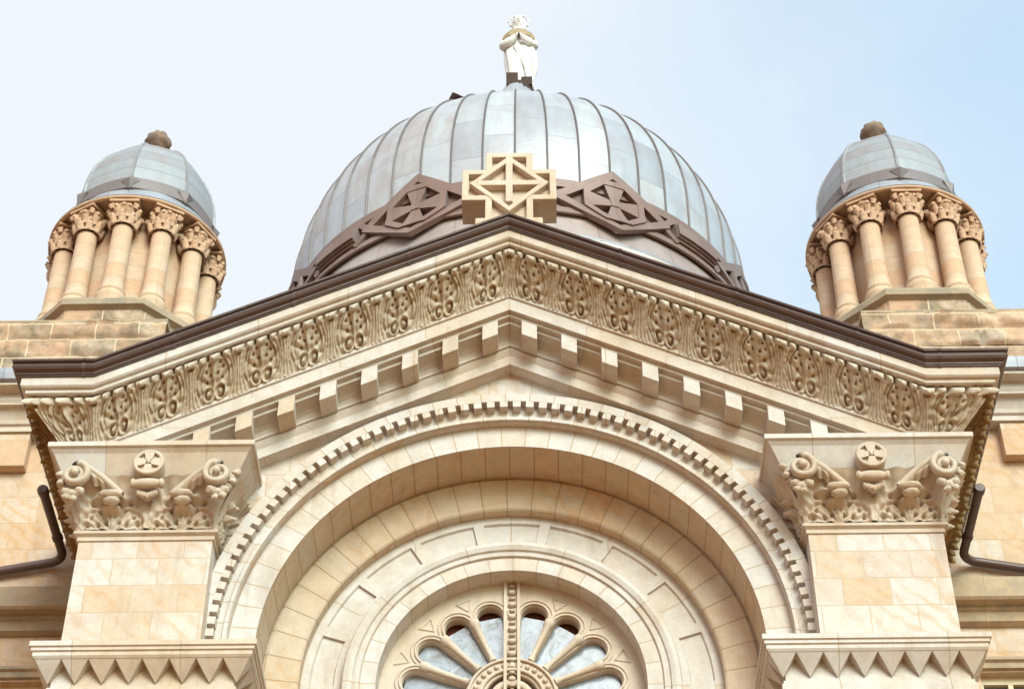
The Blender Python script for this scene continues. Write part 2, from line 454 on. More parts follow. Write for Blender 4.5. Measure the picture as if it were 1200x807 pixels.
arch_sweep([(3.125, 0.1), (2.82, 0.1)]).build('archivolt', M['voussoir'], portico)
arch_sweep([(2.82, 0.1), (2.82, 0.70)]).build('arch_soffit', M['order'], portico)
arch_sweep([(2.82, 0.70), (2.815, 0.735), (2.795, 0.735), (2.785, 0.705), (2.42, 0.78), (2.40, 0.80), (2.40, 0.95)], uR=2.6).build('arch_order', M['order'], portico)
# panelled ring: sunk panels between rails and stiles
pr = arch_sweep([(2.40, 0.93), (2.30, 0.93), (2.285, 0.965), (2.035, 0.965), (2.02, 0.93), (1.92, 0.93), (1.92, 0.80)], uR=2.2)
def ring_block(mb, R0, R1, a0, a1, y0, y1, n=3):
    rows = []
    for k in range(n + 1):
        t = a0 + (a1 - a0) * k / n
        rows.append([(-R * math.cos(t), y, ZC + R * math.sin(t)) for R, y in ((R0, y1), (R0, y0), (R1, y0), (R1, y1))])
    mb.grid(rows, flip=True)
    for r, fl in ((rows[0], False), (rows[-1], True)): mb.add(r, [(0, 1, 2, 3) if fl else (3, 2, 1, 0)])
for k in range(10):
    a = R_(20 * k)
    ring_block(pr, 2.02, 2.30, a - R_(1.6), a + R_(1.6), 0.9305, 0.97)
pr.build('panelled_ring', M['trim'], portico)
arch_sweep([(1.92, 0.80), (1.90, 0.765), (1.85, 0.75), (1.80, 0.77), (1.785, 0.80), (1.77, 0.80), (1.765, 0.78), (1.72, 0.785), (1.71, 0.815)], uR=1.8).build('roll_moulding', M['trim'], portico)
arch_sweep([(1.71, 0.815), (1.53, 0.815), (1.53, 1.10)], uR=1.62).build('inner_arch', M['voussoir'], portico)
# dentils of the label mould
nd = 66
for k in range(nd):
    t0 = PI * (k + 0.5) / nd; hw = 0.60 * PI / nd / 2
    d = MB(); ring_block(d, 3.25, 3.34, t0 - hw, t0 + hw, -0.128, 0.0, 1)
    d.build('dentil', M['voussoir'], portico)

# ------------------------------------------------------------------ rose window
YT = 1.10
rose = None
def arcpts(cx, cz, r, a0, a1, n): return [(cx + r * math.sin(a0 + (a1 - a0) * k / n), cz + r * math.cos(a0 + (a1 - a0) * k / n)) for k in range(n + 1)]
outer = [(-1.56, 11.2)] + [(-1.56 * math.cos(PI * k / 48), ZC + 1.56 * math.sin(PI * k / 48)) for k in range(49)] + [(1.56, 11.2)]
ZR = 13.82
loops = [outer]
petal_az = [R_(a) for a in (-101, -78.8, -56.3, -34, -13.2, 13.2, 34, 56.3, 78.8, 101)]
def petal(az, r0=0.54, r1=1.13, w0=0.072, w1=0.15, n=14):
    ux, uz = math.sin(az), math.cos(az); tx, tz = uz, -ux
    P = lambda r, w: (r * ux + w * tx, ZR + r * uz + w * tz)
    pts = [P(r0, -w0)]
    for k in range(n + 1):
        a = -PI / 2 + PI * k / n
        pts.append(P(r1 + w1 * math.cos(a), w1 * math.sin(a)))
    pts.append(P(r0, w0))
    return pts
for az in petal_az: loops.append(petal(az))
loops.append([(0.31 * math.cos(2 * PI * k / 32), ZR + 0.31 * math.sin(2 * PI * k / 32)) for k in range(32)])
rose = plate('rose_window', loops, YT, YT + 0.16, M['tracery'], portico, bevel=0.022)
tm = MB()
for az in petal_az:
    ux, uz = math.sin(az), math.cos(az); tx, tz = uz, -ux
    for rr, th in ((0.176, 0.014), (0.222, 0.016)):
        pts = []
        for k in range(19):
            a = -PI / 2 - 0.15 + (PI + 0.3) * k / 18
            r, w = 1.13 + rr * math.cos(a), rr * math.sin(a)
            pts.append((r * ux + w * tx, YT - 0.012 + (0.008 if rr > .2 else 0), ZR + r * uz + w * tz))
        tm.tube(pts, th, 7)
tm.build('petal_moulding', M['tracery'], rose)
for az in petal_az:           # radial colonnettes' caps between petals
    pass
for i in range(len(petal_az) - 1):
    az = (petal_az[i] + petal_az[i + 1]) / 2
    if abs(az) < 0.01: continue
    ux, uz = math.sin(az), math.cos(az)
    pts = [(r * ux, YT - 0.01, ZR + r * uz) for r in (0.53, 0.58, 0.62, 1.02, 1.04, 1.08, 1.11, 1.14)]
    cm = MB(); cm.tube(pts, [0.04, 0.04, 0.028, 0.044, 0.056, 0.064, 0.064, 0.045], 10)
    cm.build('colonnette', M['tracery'], rose)
for i in range(len(petal_az) - 1):                    # small carved trefoil triangles between the petal heads
    az = (petal_az[i] + petal_az[i + 1]) / 2
    if abs(az) < 0.01: continue
    tri = [(1.43 * math.sin(az - 0.065), ZR + 1.43 * math.cos(az - 0.065)), (1.43 * math.sin(az + 0.065), ZR + 1.43 * math.cos(az + 0.065)), (1.28 * math.sin(az), ZR + 1.28 * math.cos(az))]
    tb = MB(); tb.tube([(x, YT - 0.004, z) for x, z in tri + tri[:1]], 0.012, 6)
    tb.build('spandrel_carving', M['tracery'], rose)
# hub ring with beads, beaded mullion
hb = MB()
for r, th in ((0.505, 0.018), (0.365, 0.022)):
    hb.tube([(r * math.cos(2 * PI * k / 64), YT - 0.02, ZR + r * math.sin(2 * PI * k / 64)) for k in range(65)], th, 8, caps=False)
for k in range(30):
    a = 2 * PI * (k + .5) / 30
    hb.blob((0.435 * math.cos(a), YT - 0.012, ZR + 0.435 * math.sin(a)), (0.031, 0.031, 0.031), k, 0.0, 8, 6)
hb.build('hub_ring', M['tracery'], rose)
ml = MB()
for sx_ in (-0.078, 0.078): ml.box(sx_ - 0.018, sx_ + 0.018, YT - 0.05, YT + 0.1, 12.0, ZC + 1.53)
for k in range(40):
    z = 12.1 + k * 0.085
    if z < ZC + 1.5: ml.blob((0, YT - 0.02, z), (0.05, 0.04, 0.035) if k % 2 else (0.042, 0.03, 0.018), k, 0.0, 8, 6)
ml.build('mullion', M['tracery'], rose)
for az in petal_az:
    ux, uz = math.sin(az), math.cos(az); tx, tz = uz, -ux
    P = lambda r, w, y: (r * ux + w * tx, y, ZR + r * uz + w * tz)
    # glazing stops below the head, the dark backing shows in the head of the two upper pairs
    top = 1.16 if abs(az) < R_(45) else 1.26
    pb = MB()
    pb.add([P(0.52, -0.1, YT + 0.10), P(0.52, 0.1, YT + 0.10), P(top, 0.17, YT + 0.10), P(top, -0.17, YT + 0.10),
            P(0.52, -0.1, YT + 0.115), P(0.52, 0.1, YT + 0.115), P(top, 0.17, YT + 0.115), P(top, -0.17, YT + 0.115)],
           [(0, 1, 2, 3), (7, 6, 5, 4), (0, 4, 5, 1), (1, 5, 6, 2), (2, 6, 7, 3), (3, 7, 4, 0)])
    pb.build('window_pane', M['glass'], rose)
MB().box(-1.9, 1.9, YT + 0.19, YT + 0.24, 0, ZC + 1.9).build('dark_backing', M['dark'], portico)
hp = MB(); hp.lathe([(0.0, 0), (0.2, 0.02), (0.3, 0.0)], 24)
hv = MB(); hv.tube([(0.22 * math.cos(2 * PI * k / 48), YT + 0.02, ZR - 0.02 + 0.22 * math.sin(2 * PI * k / 48)) for k in range(49)], 0.05, 8, caps=False)
for k in range(4): hv.box(-0.02, 0.02, YT, YT + 0.05, ZR - 0.3, ZR + 0.3) if k == 0 else None
hv.build('hub_tracery', M['tracery'], rose)

# ------------------------------------------------------------------ lower raking mouldings and modillions
prof = [(0.64, 18.49), (0.64, 18.432), (0.612, 18.425), (0.612, 18.235), (0.545, 18.235), (0.545, 18.188), (0.47, 18.185), (0.47, 18.135),
        (0.36, 18.13), (0.30, 18.11), (0.255, 18.07), (0.235, 18.02), (0.235, 17.985), (0.205, 17.98), (0.205, 17.95), (0.23, 17.94), (0.205, 17.90), (0.18, 17.865), (0.18, 17.73), (-0.02, 17.725)]
ZE = 15.98
st = [[(-(z - ZE) / RK, -o, ZE) for o, z in prof], [(0, -o, z) for o, z in prof], [((z - ZE) / RK, -o, ZE) for o, z in prof]]
MB().grid(st, uvs=sweep_uv(st), flip=True).build('raking_moulding', M['trim'], portico)
for s in (-1, 1):
    for k in range(8):
        xc = 0.238 + k * 0.4775; hw = 0.094
        zt, zb = 18.19, 17.965
        vs = []
        for y, dzb in ((-0.548, 0), (-0.20, 0.02)):
            for x in (xc - hw, xc + hw):
                for z in (zb - 0.005 if y < -.5 else zb, zt):
                    vs.append((s * x, y, z - RK * x))
        f = [(0, 1, 3, 2), (4, 6, 7, 5), (0, 4, 5, 1), (2, 3, 7, 6), (1, 5, 7, 3), (0, 2, 6, 4)]
        MB().add(vs, f).build('modillion', M['trim'], portico, bevel=0.006)

# ------------------------------------------------------------------ upper cornice with carved leaves
prof = [(0.3, 19.15), (1.12, 19.13), (1.12, 18.985), (1.10, 18.965), (1.065, 18.96), (1.065, 18.915), (1.045, 18.902), (1.0, 18.90)]
st = seg_sweep(prof); MB().grid(st, uvs=sweep_uv(st), flip=True).build('raking_cornice', M['trim'], portico)
def cove(t):
    """leaf-bearing cove from the fillet below (t=0) to the beads (t=1)"""
    o = 0.60 + 0.40 * t ** 1.15 + 0.03 * math.sin(PI * t)
    z = 18.47 + 0.425 * t ** 0.85
    return o, z
def cove_n(t):
    a = cove(max(t - .02, 0)); b = cove(min(t + .02, 1)); d = Vector((b[0] - a[0], b[1] - a[1])).normalized()
    return d.y, -d.x            # points outward and down
def gss(d2, s): return math.exp(-d2 / (s * s))
HOLES = [(0.155, .44, .022), (0.07, .57, .020), (0.175, .66, .026), (0.10, .78, .022)]
def sstep(a, b, x):
    x = max(0.0, min(1.0, (x - a) / (b - a))); return x * x * (3 - 2 * x)
def leaf_h(p, t, sd=0.0):
    # hand-cut work: every leaf is drawn a little differently
    t0, p0 = t, p
    ew = min(1, (0.5 - abs(p)) * 6) * min(1, t * 5, (1 - t) * 5)
    p += 0.045 * ew * noise.noise(Vector((p0 * 2.2 + sd * 5.7, t0 * 2.2, sd * 1.3)))
    t += 0.045 * ew * noise.noise(Vector((p0 * 2.2, t0 * 2.2 + sd * 4.1, 9 + sd)))
    q = abs(p); d = 0.5 - q; h = 0.0
    wd = 0.235 + 0.05 * t - 0.135 * math.sin(PI * min(1, t * 1.05)) ** 1.2                   # half width of the fluted stalk
    wq = 1 - sstep(wd - 0.015, wd + 0.02, d)
    fl = abs(math.cos(2.5 * PI * d / wd)) ** 0.6
    h += wq * (0.014 + 0.030 * fl + 0.016 * math.cos(0.5 * PI * min(1, d / wd)))
    lf = 1 - wq
    ang = math.atan2(p, (t - 0.30) * 0.72); rr = math.hypot(p, (t - 0.30) * 0.72)
    h += lf * (-0.006 + 0.036 * abs(math.cos(4.5 * ang)) ** 0.7 * sstep(0.05, 0.16, rr))
    h += 0.030 * gss((d - wd - 0.045) ** 2, 0.022) * sstep(0.02, .2, t)
    h -= 0.030 * gss((d - wd - 0.085) ** 2, 0.012) * sstep(0.25, .4, t)
    for cx in (-0.115, 0.115):                                        # scroll eyes
        e = math.hypot(p - cx, (t - 0.19) * 0.72)
        ca = 0.5 + 0.5 * math.cos(math.atan2((t - 0.19) * 0.72, (p - cx) * (1 if cx > 0 else -1)) + 0.5)
        h += (0.024 + 0.026 * ca) * gss((e - 0.108) ** 2, 0.022) - 0.070 * ca ** 1.2 * gss((e - 0.068) ** 2, 0.020) + 0.030 * gss(e * e, 0.034)
    h += 0.040 * gss(p * p, 0.022) * sstep(0.2, 0.34, t) * (1 - sstep(0.6, 0.95, t))
    for hx, ht, hs in HOLES:
        h -= 0.070 * gss((q - hx) ** 2 + ((t - ht) * 0.72) ** 2, hs) * lf
    h -= 0.08 * gss(d * d, 0.045) * gss((t - 0.82) ** 2, 0.035)      # drilled eye below each stalk's curl
    cut = sstep(0.84, 0.90, t)
    h -= cut * (0.07 * gss((q - 0.145) ** 2, 0.035) + 0.07 * gss((q - 0.345) ** 2, 0.03))
    if t > 0.84:
        k = (t - 0.84) / 0.16
        pr = math.sqrt(max(0, 1 - (2 * k - 1) ** 2))
        h += pr * (0.085 * gss(d * d, 0.10) + 0.11 * gss(p * p, 0.08) + 0.085 * gss((q - 0.245) ** 2, 0.055))
    h += 0.010 * noise.noise(Vector((p * 14 + sd * 3.3, t * 10, sd)))
    return h
def leaf_row(fn, n, flip, mat, seed, label=None):
    NU, NV = 64, 50
    for k in range(n):
        rows = []; uvs = []
        for i in range(NU + 1):
            p = i / NU - 0.5; u = (k + i / NU) / n; row = []; ru = []
            for j in range(NV + 1):
                t = j / NV
                h = leaf_h(p, t, seed + k)
                o, z = cove(t); no, nz_ = cove_n(t)
                row.append(fn(u, o + no * h, z + nz_ * h)); ru.append((u * n * .53, t * .5))
            rows.append(row); uvs.append(ru)
        o = MB().grid(rows, uvs=uvs, smooth=True, flip=flip).build('acanthus_leaf', mat, portico)
ZF = -RK * XK
lerp = lambda a, b, t: a + (b - a) * t
leaf_row(lambda u, o, z: (-XK * (1 - u), -o, z - RK * XK * (1 - u)), 9, True, M['carved'], 0)
leaf_row(lambda u, o, z: (XK * u, -o, z - RK * XK * u), 9, True, M['carved'], 20)
leaf_row(lambda u, o, z: (lerp(-(4.5 + o), -XK, u), -o, z + ZF), 1, True, M['carved'], 40)
leaf_row(lambda u, o, z: (lerp(XK, 4.5 + o, u), -o, z + ZF), 1, True, M['carved'], 44)
leaf_row(lambda u, o, z: (-(4.5 + o), lerp(YW, -o, u), z + ZF), 6, True, M['carved_brown'], 50)
leaf_row(lambda u, o, z: (4.5 + o, lerp(-o, YW, u), z + ZF), 6, True, M['carved_brown'], 60)
# bed under the returns and behind the leaves
prof = [(0.64, 18.47), (0.34, 18.46), (0.34, 18.3)]
for s in (-1, 1):
    MB().box(min(s * 4.7, s * 5.11), max(s * 4.7, s * 5.11), -0.6, YW, 16.10, 16.152).build('return_fillet', M['trim'], portico)

# gutter
prof = [(0.9, 19.29), (1.235, 19.295), (1.242, 19.275), (1.235, 19.25), (1.205, 19.24), (1.20, 19.215), (1.222, 19.19), (1.228, 19.155), (1.21, 19.115), (1.165, 19.085), (1.16, 19.06), (1.145, 19.055), (1.145, 19.035), (1.0, 19.03)]
prof = [(o, 19.285 - (19.295 - z) * 0.72) for o, z in prof]
st = seg_sweep(prof); MB().grid(st, uvs=sweep_uv(st), flip=True).build('gutter', M['gutter'], portico)
gj = [(o + 0.006, z - (0.006 if i > 6 else -0.004)) for i, (o, z) in enumerate(prof)]
for xj in (-4.9, -3.9, -2.55, -1.2, 1.35, 2.7, 4.05, 4.95):
    ra = [[(x, -o, z + zp(x)) for o, z in gj] for x in (xj - 0.02, xj + 0.02)]
    MB().grid(ra, flip=True).build('gutter_joint', M['gutter'], portico)
MB().add([(-5.6, -1.0, 16.95), (-XK, -1.0, 16.95), (0, -1.0, 19.27), (XK, -1.0, 16.95), (5.6, -1.0, 16.95),
          (-5.6, YW + .3, 16.95), (-XK, YW + .3, 16.95), (0, YW + .3, 19.27), (XK, YW + .3, 16.95), (5.6, YW + .3, 16.95)],
         [(0, 1, 6, 5), (1, 2, 7, 6), (2, 3, 8, 7), (3, 4, 9, 8)]).build('roof', M['roof'], portico)

# ------------------------------------------------------------------ pilasters, capitals, impost blocks
def rect_sweep(prof, x0, x1, yf, yb):
    """profile (overhang, z) round the left, front and right of a rectangle"""
    st = [[(x0 - o, yb, z) for o, z in prof], [(x0 - o, yf - o, z) for o, z in prof], [(x1 + o, yf - o, z) for o, z in prof], [(x1 + o, yb, z) for o, z in prof]]
    return MB().grid(st, flip=True)
for s in (-1, 1):
    xa, xb = (-4.84, -3.335) if s < 0 else (3.335, 4.84)
    xc = (xa + xb) / 2
    MB().box(xa, xb, -0.35, 0.2, 13.3, 15.02).build('pilaster', M['ashlar'], portico)
    xi, xo = (-4.82, -2.89) if s < 0 else (2.89, 4.82)
    MB().box(xi, xo, -0.52, 0.6, 0, 12.75).build('pier', M['ashlar'], portico)
    # impost
    imp = rect_sweep([(-0.3, 13.425), (0.22, 13.425), (0.235, 13.42), (0.235, 13.36), (0.215, 13.35), (0.215, 13.315), (0.195, 13.305), (0.195, 13.262), (0.175, 13.236), (-0.01, 13.235)], xi, xo, -0.52, 0.6)
    imp_o = imp.build('impost', M['trim'], portico)
    rect_sweep([(0.0, 13.24), (0.0, 12.98), (0.004, 12.972), (0.03, 12.97), (0.03, 12.93), (0.05, 12.92), (0.05, 12.80), (0, 12.78), (0, 12.7)], xi, xo, -0.52, 0.6).build('impost_frieze', M['trim'], imp_o)
    stud = MB()
    def pyr(x0, x1, y0, y1):       # hanging pyramid, widest at the top
        cx, cy = (x0 + x1) / 2, (y0 + y1) / 2
        vs = [(x0, y0, 13.236), (x1, y0, 13.236), (x1, y1, 13.236), (x0, y1, 13.236), (cx, -0.54, 13.02)]
        stud.add(vs, [(0, 4, 1), (1, 4, 2), (2, 4, 3), (3, 4, 0)])
    w = (xo - xi + 0.34) / 8
    for k in range(8): pyr(xi - 0.17 + k * w, xi - 0.17 + (k + 1) * w, -0.69, -0.50)
    for k in range(4):
        for xs in ((xi - 0.17, xi + 0.02), (xo - 0.02, xo + 0.17)):
            y0 = -0.50 + k * 0.27
            cx = xs[1] - 0.03 if xs[0] < xi else xs[0] + 0.03
            stud.add([(xs[0], y0, 13.236), (xs[1], y0, 13.236), (xs[1], y0 + .27, 13.236), (xs[0], y0 + .27, 13.236), (cx, y0 + .135, 13.02)], [(0, 1, 4), (1, 2, 4), (2, 3, 4), (3, 0, 4)])
    stud.build('pyramid_frieze', M['trim'], imp_o)
    # capital: necking, bell with carved fans, abacus
    nk = rect_sweep([(-0.1, 15.13), (0.035, 15.125), (0.06, 15.11), (0.06, 15.075), (0.035, 15.06), (0.02, 15.05), (0.02, 15.0), (0, 14.995), (-0.05, 14.99)], xa, xb, -0.35, 0.2)
    cap = nk.build('capital', M['carved_pale'], portico)
    HWD = (xb - xa) / 2
    def bell_p(f, p, t, h):
        """f: 0 front, -1/1 sides; p in -1..1 along the face; t height 0..1"""
        ov = 0.03 + 0.05 * t + 0.20 * t ** 3 + h
        z = 15.125 + 0.56 * t
        if f == 0: return (xc + p * (HWD + 0.03 + 0.05 * t + 0.16 * t ** 3), -0.35 - ov, z)
        return (xc + f * (HWD + ov - 0.002), lerp(-0.35 - (0.03 + 0.05 * t + 0.16 * t ** 3), 0.15, (p + 1) / 2), z)
    def bell_h(p, t):
        h = 0
        for c in (-0.5, 0.5):
            x = p - c
            a = math.atan2(x * HWD, (t + 0.10) * .56); r = math.hypot(x * HWD, (t + .10) * .56)
            lobe = abs(math.cos(3.5 * a)) ** 0.5
            w1 = 1 - sstep(0.44, 0.5, abs(x))
            h += w1 * (0.045 * lobe * sstep(0.04, 0.12, r) + 0.012 * math.cos(24 * a) * sstep(0.06, 0.14, r) - 0.045 * gss((r - 0.30 - .06 * lobe) ** 2, 0.020))
            h += 0.13 * gss(x * x, 0.15) * gss((t - 0.40) ** 2, 0.07) - 0.05 * gss(x * x, 0.11) * gss((t - 0.30) ** 2, 0.05)
            h += 0.09 * gss(x * x, 0.22) * gss((t - 0.62) ** 2, 0.06) - 0.05 * gss(x * x, 0.16) * gss((t - 0.52) ** 2, 0.035)
            for hx, ht in ((.20, .10), (-.20, .10), (.09, .17), (-.09, .17), (.30, .28), (-.30, .28), (.36, .12), (-.36, .12), (.17, .40), (-.17, .40), (.26, .56), (-.26, .56)):
                h -= 0.10 * gss((x - hx) ** 2 + ((t - ht) * .62) ** 2, 0.030)
        h += 0.05 * gss(p * p, 0.07) * (1 - sstep(0.2, 0.9, t))
        h += 0.012 * noise.noise(Vector((p * 9 + s * 4, t * 7, 3)))
        return h
    bl = MB()
    for f, nn in ((0, 200), (-1, 70), (1, 70)):
        rows = [[bell_p(f, 2 * i / nn - 1, j / 64, bell_h((2 * i / nn - 1), j / 64)) for j in range(65)] for i in range(nn + 1)]
        bl.grid(rows, smooth=True, flip=(f != 1) if f == 0 else (f == 1))
    bl.build('carved_bell', M['carved_pale'], cap)
    ab = rect_sweep([(0.1, 16.11), (0.42, 16.11), (0.43, 16.10), (0.43, 16.04), (0.415, 16.03), (0.405, 16.03), (0.36, 15.98), (0.30, 15.86), (0.25, 15.76), (0.22, 15.70), (0.16, 15.68), (0.15, 15.60), (0.1, 15.58)], xa, xb, -0.35, 0.3)
    ab.build('abacus', M['trim'], cap)
    MB().box(xa - .1, xb + .1, -0.5, 0.28, 15.6, 16.09).build('abacus_core', M['trim'], cap)
    for q in (-1, 1):                                  # corner volutes with their straps
        ex, ez = xc + q * 0.80, 15.615
        pts = []; rad = []
        for k in range(64):                            # spiral, eye to rim
            a = k / 63 * 2 * PI * 2.1; r = 0.012 + 0.140 * k / 63
            ang = PI / 2 + (2 * PI * 2.1 - a) * q
            pts.append((ex + r * math.cos(ang), -0.80 + 0.0012 * (63 - k) - .03 * (1 - k / 63), ez + r * math.sin(ang)))
            rad.append(0.022 + 0.020 * k / 63)
        top = pts[-1]
        for k in range(1, 15):                         # upper roll of the strap sweeping down to the leaf
            u = k / 14
            pts.append((lerp(top[0], xc + q * 0.30, u), lerp(top[1], -0.58, u ** .8), lerp(top[2], 15.47, u ** 1.6)))
            rad.append(lerp(0.038, 0.05, u))
        vb = MB(); vb.tube(pts, rad, 8, ell=(1, 1.5)); vb.blob((ex, -0.84, ez), (0.048, 0.05, 0.048), 3, 0.05)
        rows = []
        for k in range(41):                            # leafy wing below it with a serrated edge
            u = k / 40; tx_, tz_ = lerp(top[0], xc + q * 0.30, u), lerp(top[2], 15.47, u ** 1.6)
            wd_ = (0.17 - 0.05 * u) * (0.72 + 0.28 * abs(math.cos(PI * 6 * u))) * min(1, 0.4 + 2 * u)
            yb = lerp(top[1], -0.58, u ** .8)
            rows.append([(tx_ - q * .02 * v - q * .05 * v * u, yb - 0.045 * math.sin(PI * min(1, v * 1.1)) + .07 * v * v, tz_ - wd_ * v) for v in (0, .15, .3, .45, .6, .75, .9, 1.0)])
        vb.grid(rows, smooth=True)
        vb.blob((xc + q * 0.40, -0.66, 15.43), (0.135, 0.07, 0.045), 6, 0.25, 14, 9)
        vb.blob((xc + q * 0.40, -0.62, 15.375), (0.10, 0.07, 0.05), 8, 0.3, 14, 9)
        vb.build('volute', M['carved_pale'], cap)
        lb = MB()
        for k, (dx, dz, r) in enumerate(((0.02, -0.22, .085), (0.09, -0.19, .06), (-0.06, -0.20, .06), (0.04, -0.14, .05), (0.0, -0.29, .05), (0.08, -0.28, .045), (0.15, 0.02, .05), (0.20, 0.07, .055), (0.17, -0.06, .05), (0.12, -0.10, .05))):
            lb.blob((ex + q * dx, -0.70 - 0.02 * (k % 3) + (0.03 if k > 5 else 0), ez + dz), (r, r * .9, r * .8), k + 20 * s, 0.45, 12, 9)
        lb.build('corner_leaf', M['carved_pale'], cap)
    # roundel with its cross
    rb = MB()
    RX, RY, RZ = xc, -0.76, 15.80
    rb.tube([(RX + 0.155 * math.cos(2 * PI * k / 40), RY, RZ + 0.155 * math.sin(2 * PI * k / 40)) for k in range(41)], 0.024, 8, caps=False)
    n = 32
    rb.add([(RX, RY + .02, RZ)] + [(RX + .15 * math.cos(2 * PI * k / n), RY + .02, RZ + .15 * math.sin(2 * PI * k / n)) for k in range(n)], [(0, k + 1, (k + 1) % n + 1) for k in range(n)])
    rb.add([(RX + .17 * math.cos(2 * PI * k / n), y, RZ + .17 * math.sin(2 * PI * k / n)) for y in (RY, RY + .2) for k in range(n)], [(k, (k + 1) % n, n + (k + 1) % n, n + k) for k in range(n)])
    for k in range(4):
        a = PI / 2 * k; c_, s_ = math.cos(a), math.sin(a)
        T = lambda u, v, y: (RX + u * c_ - v * s_, y, RZ + u * s_ + v * c_)
        y0 = RY - 0.018
        rb.add([T(0, -.025, y0), T(.14, -.062, y0), T(.14, .062, y0), T(0, .025, y0), T(0, -.025, RY + .02), T(.14, -.062, RY + .02), T(.14, .062, RY + .02), T(0, .025, RY + .02)],
               [(0, 1, 2, 3), (0, 4, 5, 1), (3, 2, 6, 7), (1, 5, 6, 2)])
    rb.blob((RX, RY - .02, RZ), (.028, .02, .028), 1, 0, 8, 6)
    rb.build('roundel', M['carved_pale'], cap)
    cb = MB()
    cb.tube([(xc + x, -0.68, 15.56) for x in (-.19, -.18, -.15, -.14, -.12, -.06, 0, .06, .12, .14, .15, .18, .19)], [.02, .055, .06, .045, .05, .062, .066, .062, .05, .045, .06, .055, .02], 12)
    for k in range(9):
        cb.blob((xc - .10 + .025 * k, -0.62, 15.475 - .05 * (1 - abs(k - 4) / 4)), (.024, .04, .045), k + 3, 0.25, 8, 6)
    cb.blob((xc, -0.60, 15.44), (.07, .06, .05), 5, .4)
    cb.build('pendant', M['carved_pale'], cap)

# =================================================================== STONE CROSS
cross = thing('stone_cross', 'cream sandstone block cross carved with a diamond, standing on the gable peak', 'cross', (0, -0.75, 19.25))
CZ = 19.99 - 19.25
def off(pts): return pts
A, B = 0.595, 0.30
cr = [(-B, -0.75), (B, -0.75), (B, -0.275), (A, -0.275), (A, 0.275), (B, 0.275), (B, 0.585), (-B, 0.585), (-B, 0.275), (-A, 0.275), (-A, -0.275), (-B, -0.275)]
plate('cross_body', [[(x, z + CZ) for x, z in cr]], -0.20, 0.14, M['cross'], cross)
e = 0.085
ci = [(-B + e, -0.75), (B - e, -0.75), (B - e, -0.275 + e), (A - e, -0.275 + e), (A - e, 0.275 - e), (B - e, 0.275 - e), (B - e, 0.585 - e), (-B + e, 0.585 - e), (-B + e, 0.275 - e), (-A + e, 0.275 - e), (-A + e, -0.275 + e), (-B + e, -0.275 + e)]
plate('cross_border', [[(x, z + CZ) for x, z in cr], [(x, z + 0.002 + CZ) for x, z in ci]], -0.29, -0.198, M['cross'], cross, bevel=0.012)
dm = lambda k: [(0, -0.49 * k), (0.50 * k, 0.0 + 0.02), (0, 0.50 * k + .02), (-0.50 * k, 0.02)]
plate('diamond_frame', [[(x, z + CZ) for x, z in dm(1.0)], [(x, z + CZ) for x, z in dm(0.80)]], -0.30, -0.195, M['cross'], cross, bevel=0.012)
pl = [(-.045, -.34), (.045, -.34), (.045, -.045), (.40, -.045), (.40, .045), (.045, .045), (.045, .50), (-.045, .50), (-.045, .045), (-.40, .045), (-.40, -.045), (-.045, -.045)]
plate('inner_cross', [[(x, z + CZ + .02) for x, z in pl]], -0.305, -0.195, M['cross'], cross, bevel=0.012)
MB().box(-0.42, 0.42, -0.34, 0.25, -0.12, 0.10).build('plinth', M['cross'], cross, bevel=0.02)

# =================================================================== DOME
DZ = 26.0
dome = thing('church_dome', 'large ribbed copper dome with a band of crosses, behind the gable', 'dome', (0, 8, 20.86))
def DL(z): return z - 20.86
RD = 4.08
shell = []
for k in range(33):
    a = PI / 2 * k / 32
    shell.append((RD * math.cos(a), DL(DZ) + (RD * 1.0) * math.sin(a)))
low = [(4.34, DL(DZ - 2.16)), (4.29, DL(DZ - 2.05)), (4.20, DL(DZ - 1.75)), (4.13, DL(DZ - 1.45)), (4.09, DL(DZ - 1.1)), (4.08, DL(DZ - 0.6))]
sh = MB(); sh.lathe([(4.08, DL(DZ - .6))] + shell, 160, smooth=True, uvR=RD)
MB().lathe(low, 128, smooth=True, uvR=RD).build('dome_skirt', M['copper_skirt'], dome)
sh.build('dome_shell', M['copper'], dome)
MB().lathe([(4.20, 0), (4.20, DL(DZ - 2.75)), (4.36, DL(DZ - 2.62)), (4.46, DL(DZ - 2.46)), (4.46, DL(DZ - 2.31)), (4.40, DL(DZ - 2.24)), (4.36, DL(DZ - 2.17))], 96, smooth=False, uvR=4.2).build('drum', M['trim'], dome)
MB().lathe([(4.362, DL(DZ - 2.175)), (4.38, DL(DZ - 2.14)), (4.34, DL(DZ - 2.10))], 96, uvR=4.2).build('flashing', M['lead'], dome)
# standing seams
rib = MB(); rows = []
for k in range(30):
    a = R_(-10.5) + R_(95.5) * k / 29
    r, z = RD * math.cos(a), DL(DZ) + RD * math.sin(a)
    if a < 0: r = RD
    no = Vector((math.cos(a), 0, math.sin(a))); w = 0.015 * max(0.25, math.cos(a) ** 0.5)
    base = Vector((r, 0, z))
    row = []
    for ww, hh in ((-w * 1.2, -0.01), (-w, 0.022), (-w * .4, 0.034), (w * .4, 0.034), (w, 0.022), (w * 1.2, -0.01)):
        q = base + no * hh
        row.append((ww, -q.x, q.z))
    rows.append(row)
rib.grid(rows, smooth=False)
rme = rib.mesh('rib')
for k in range(48):
    link('rib', rme, M['copper_rib'], dome, rot=(0, 0, R_(7.5 * k)))

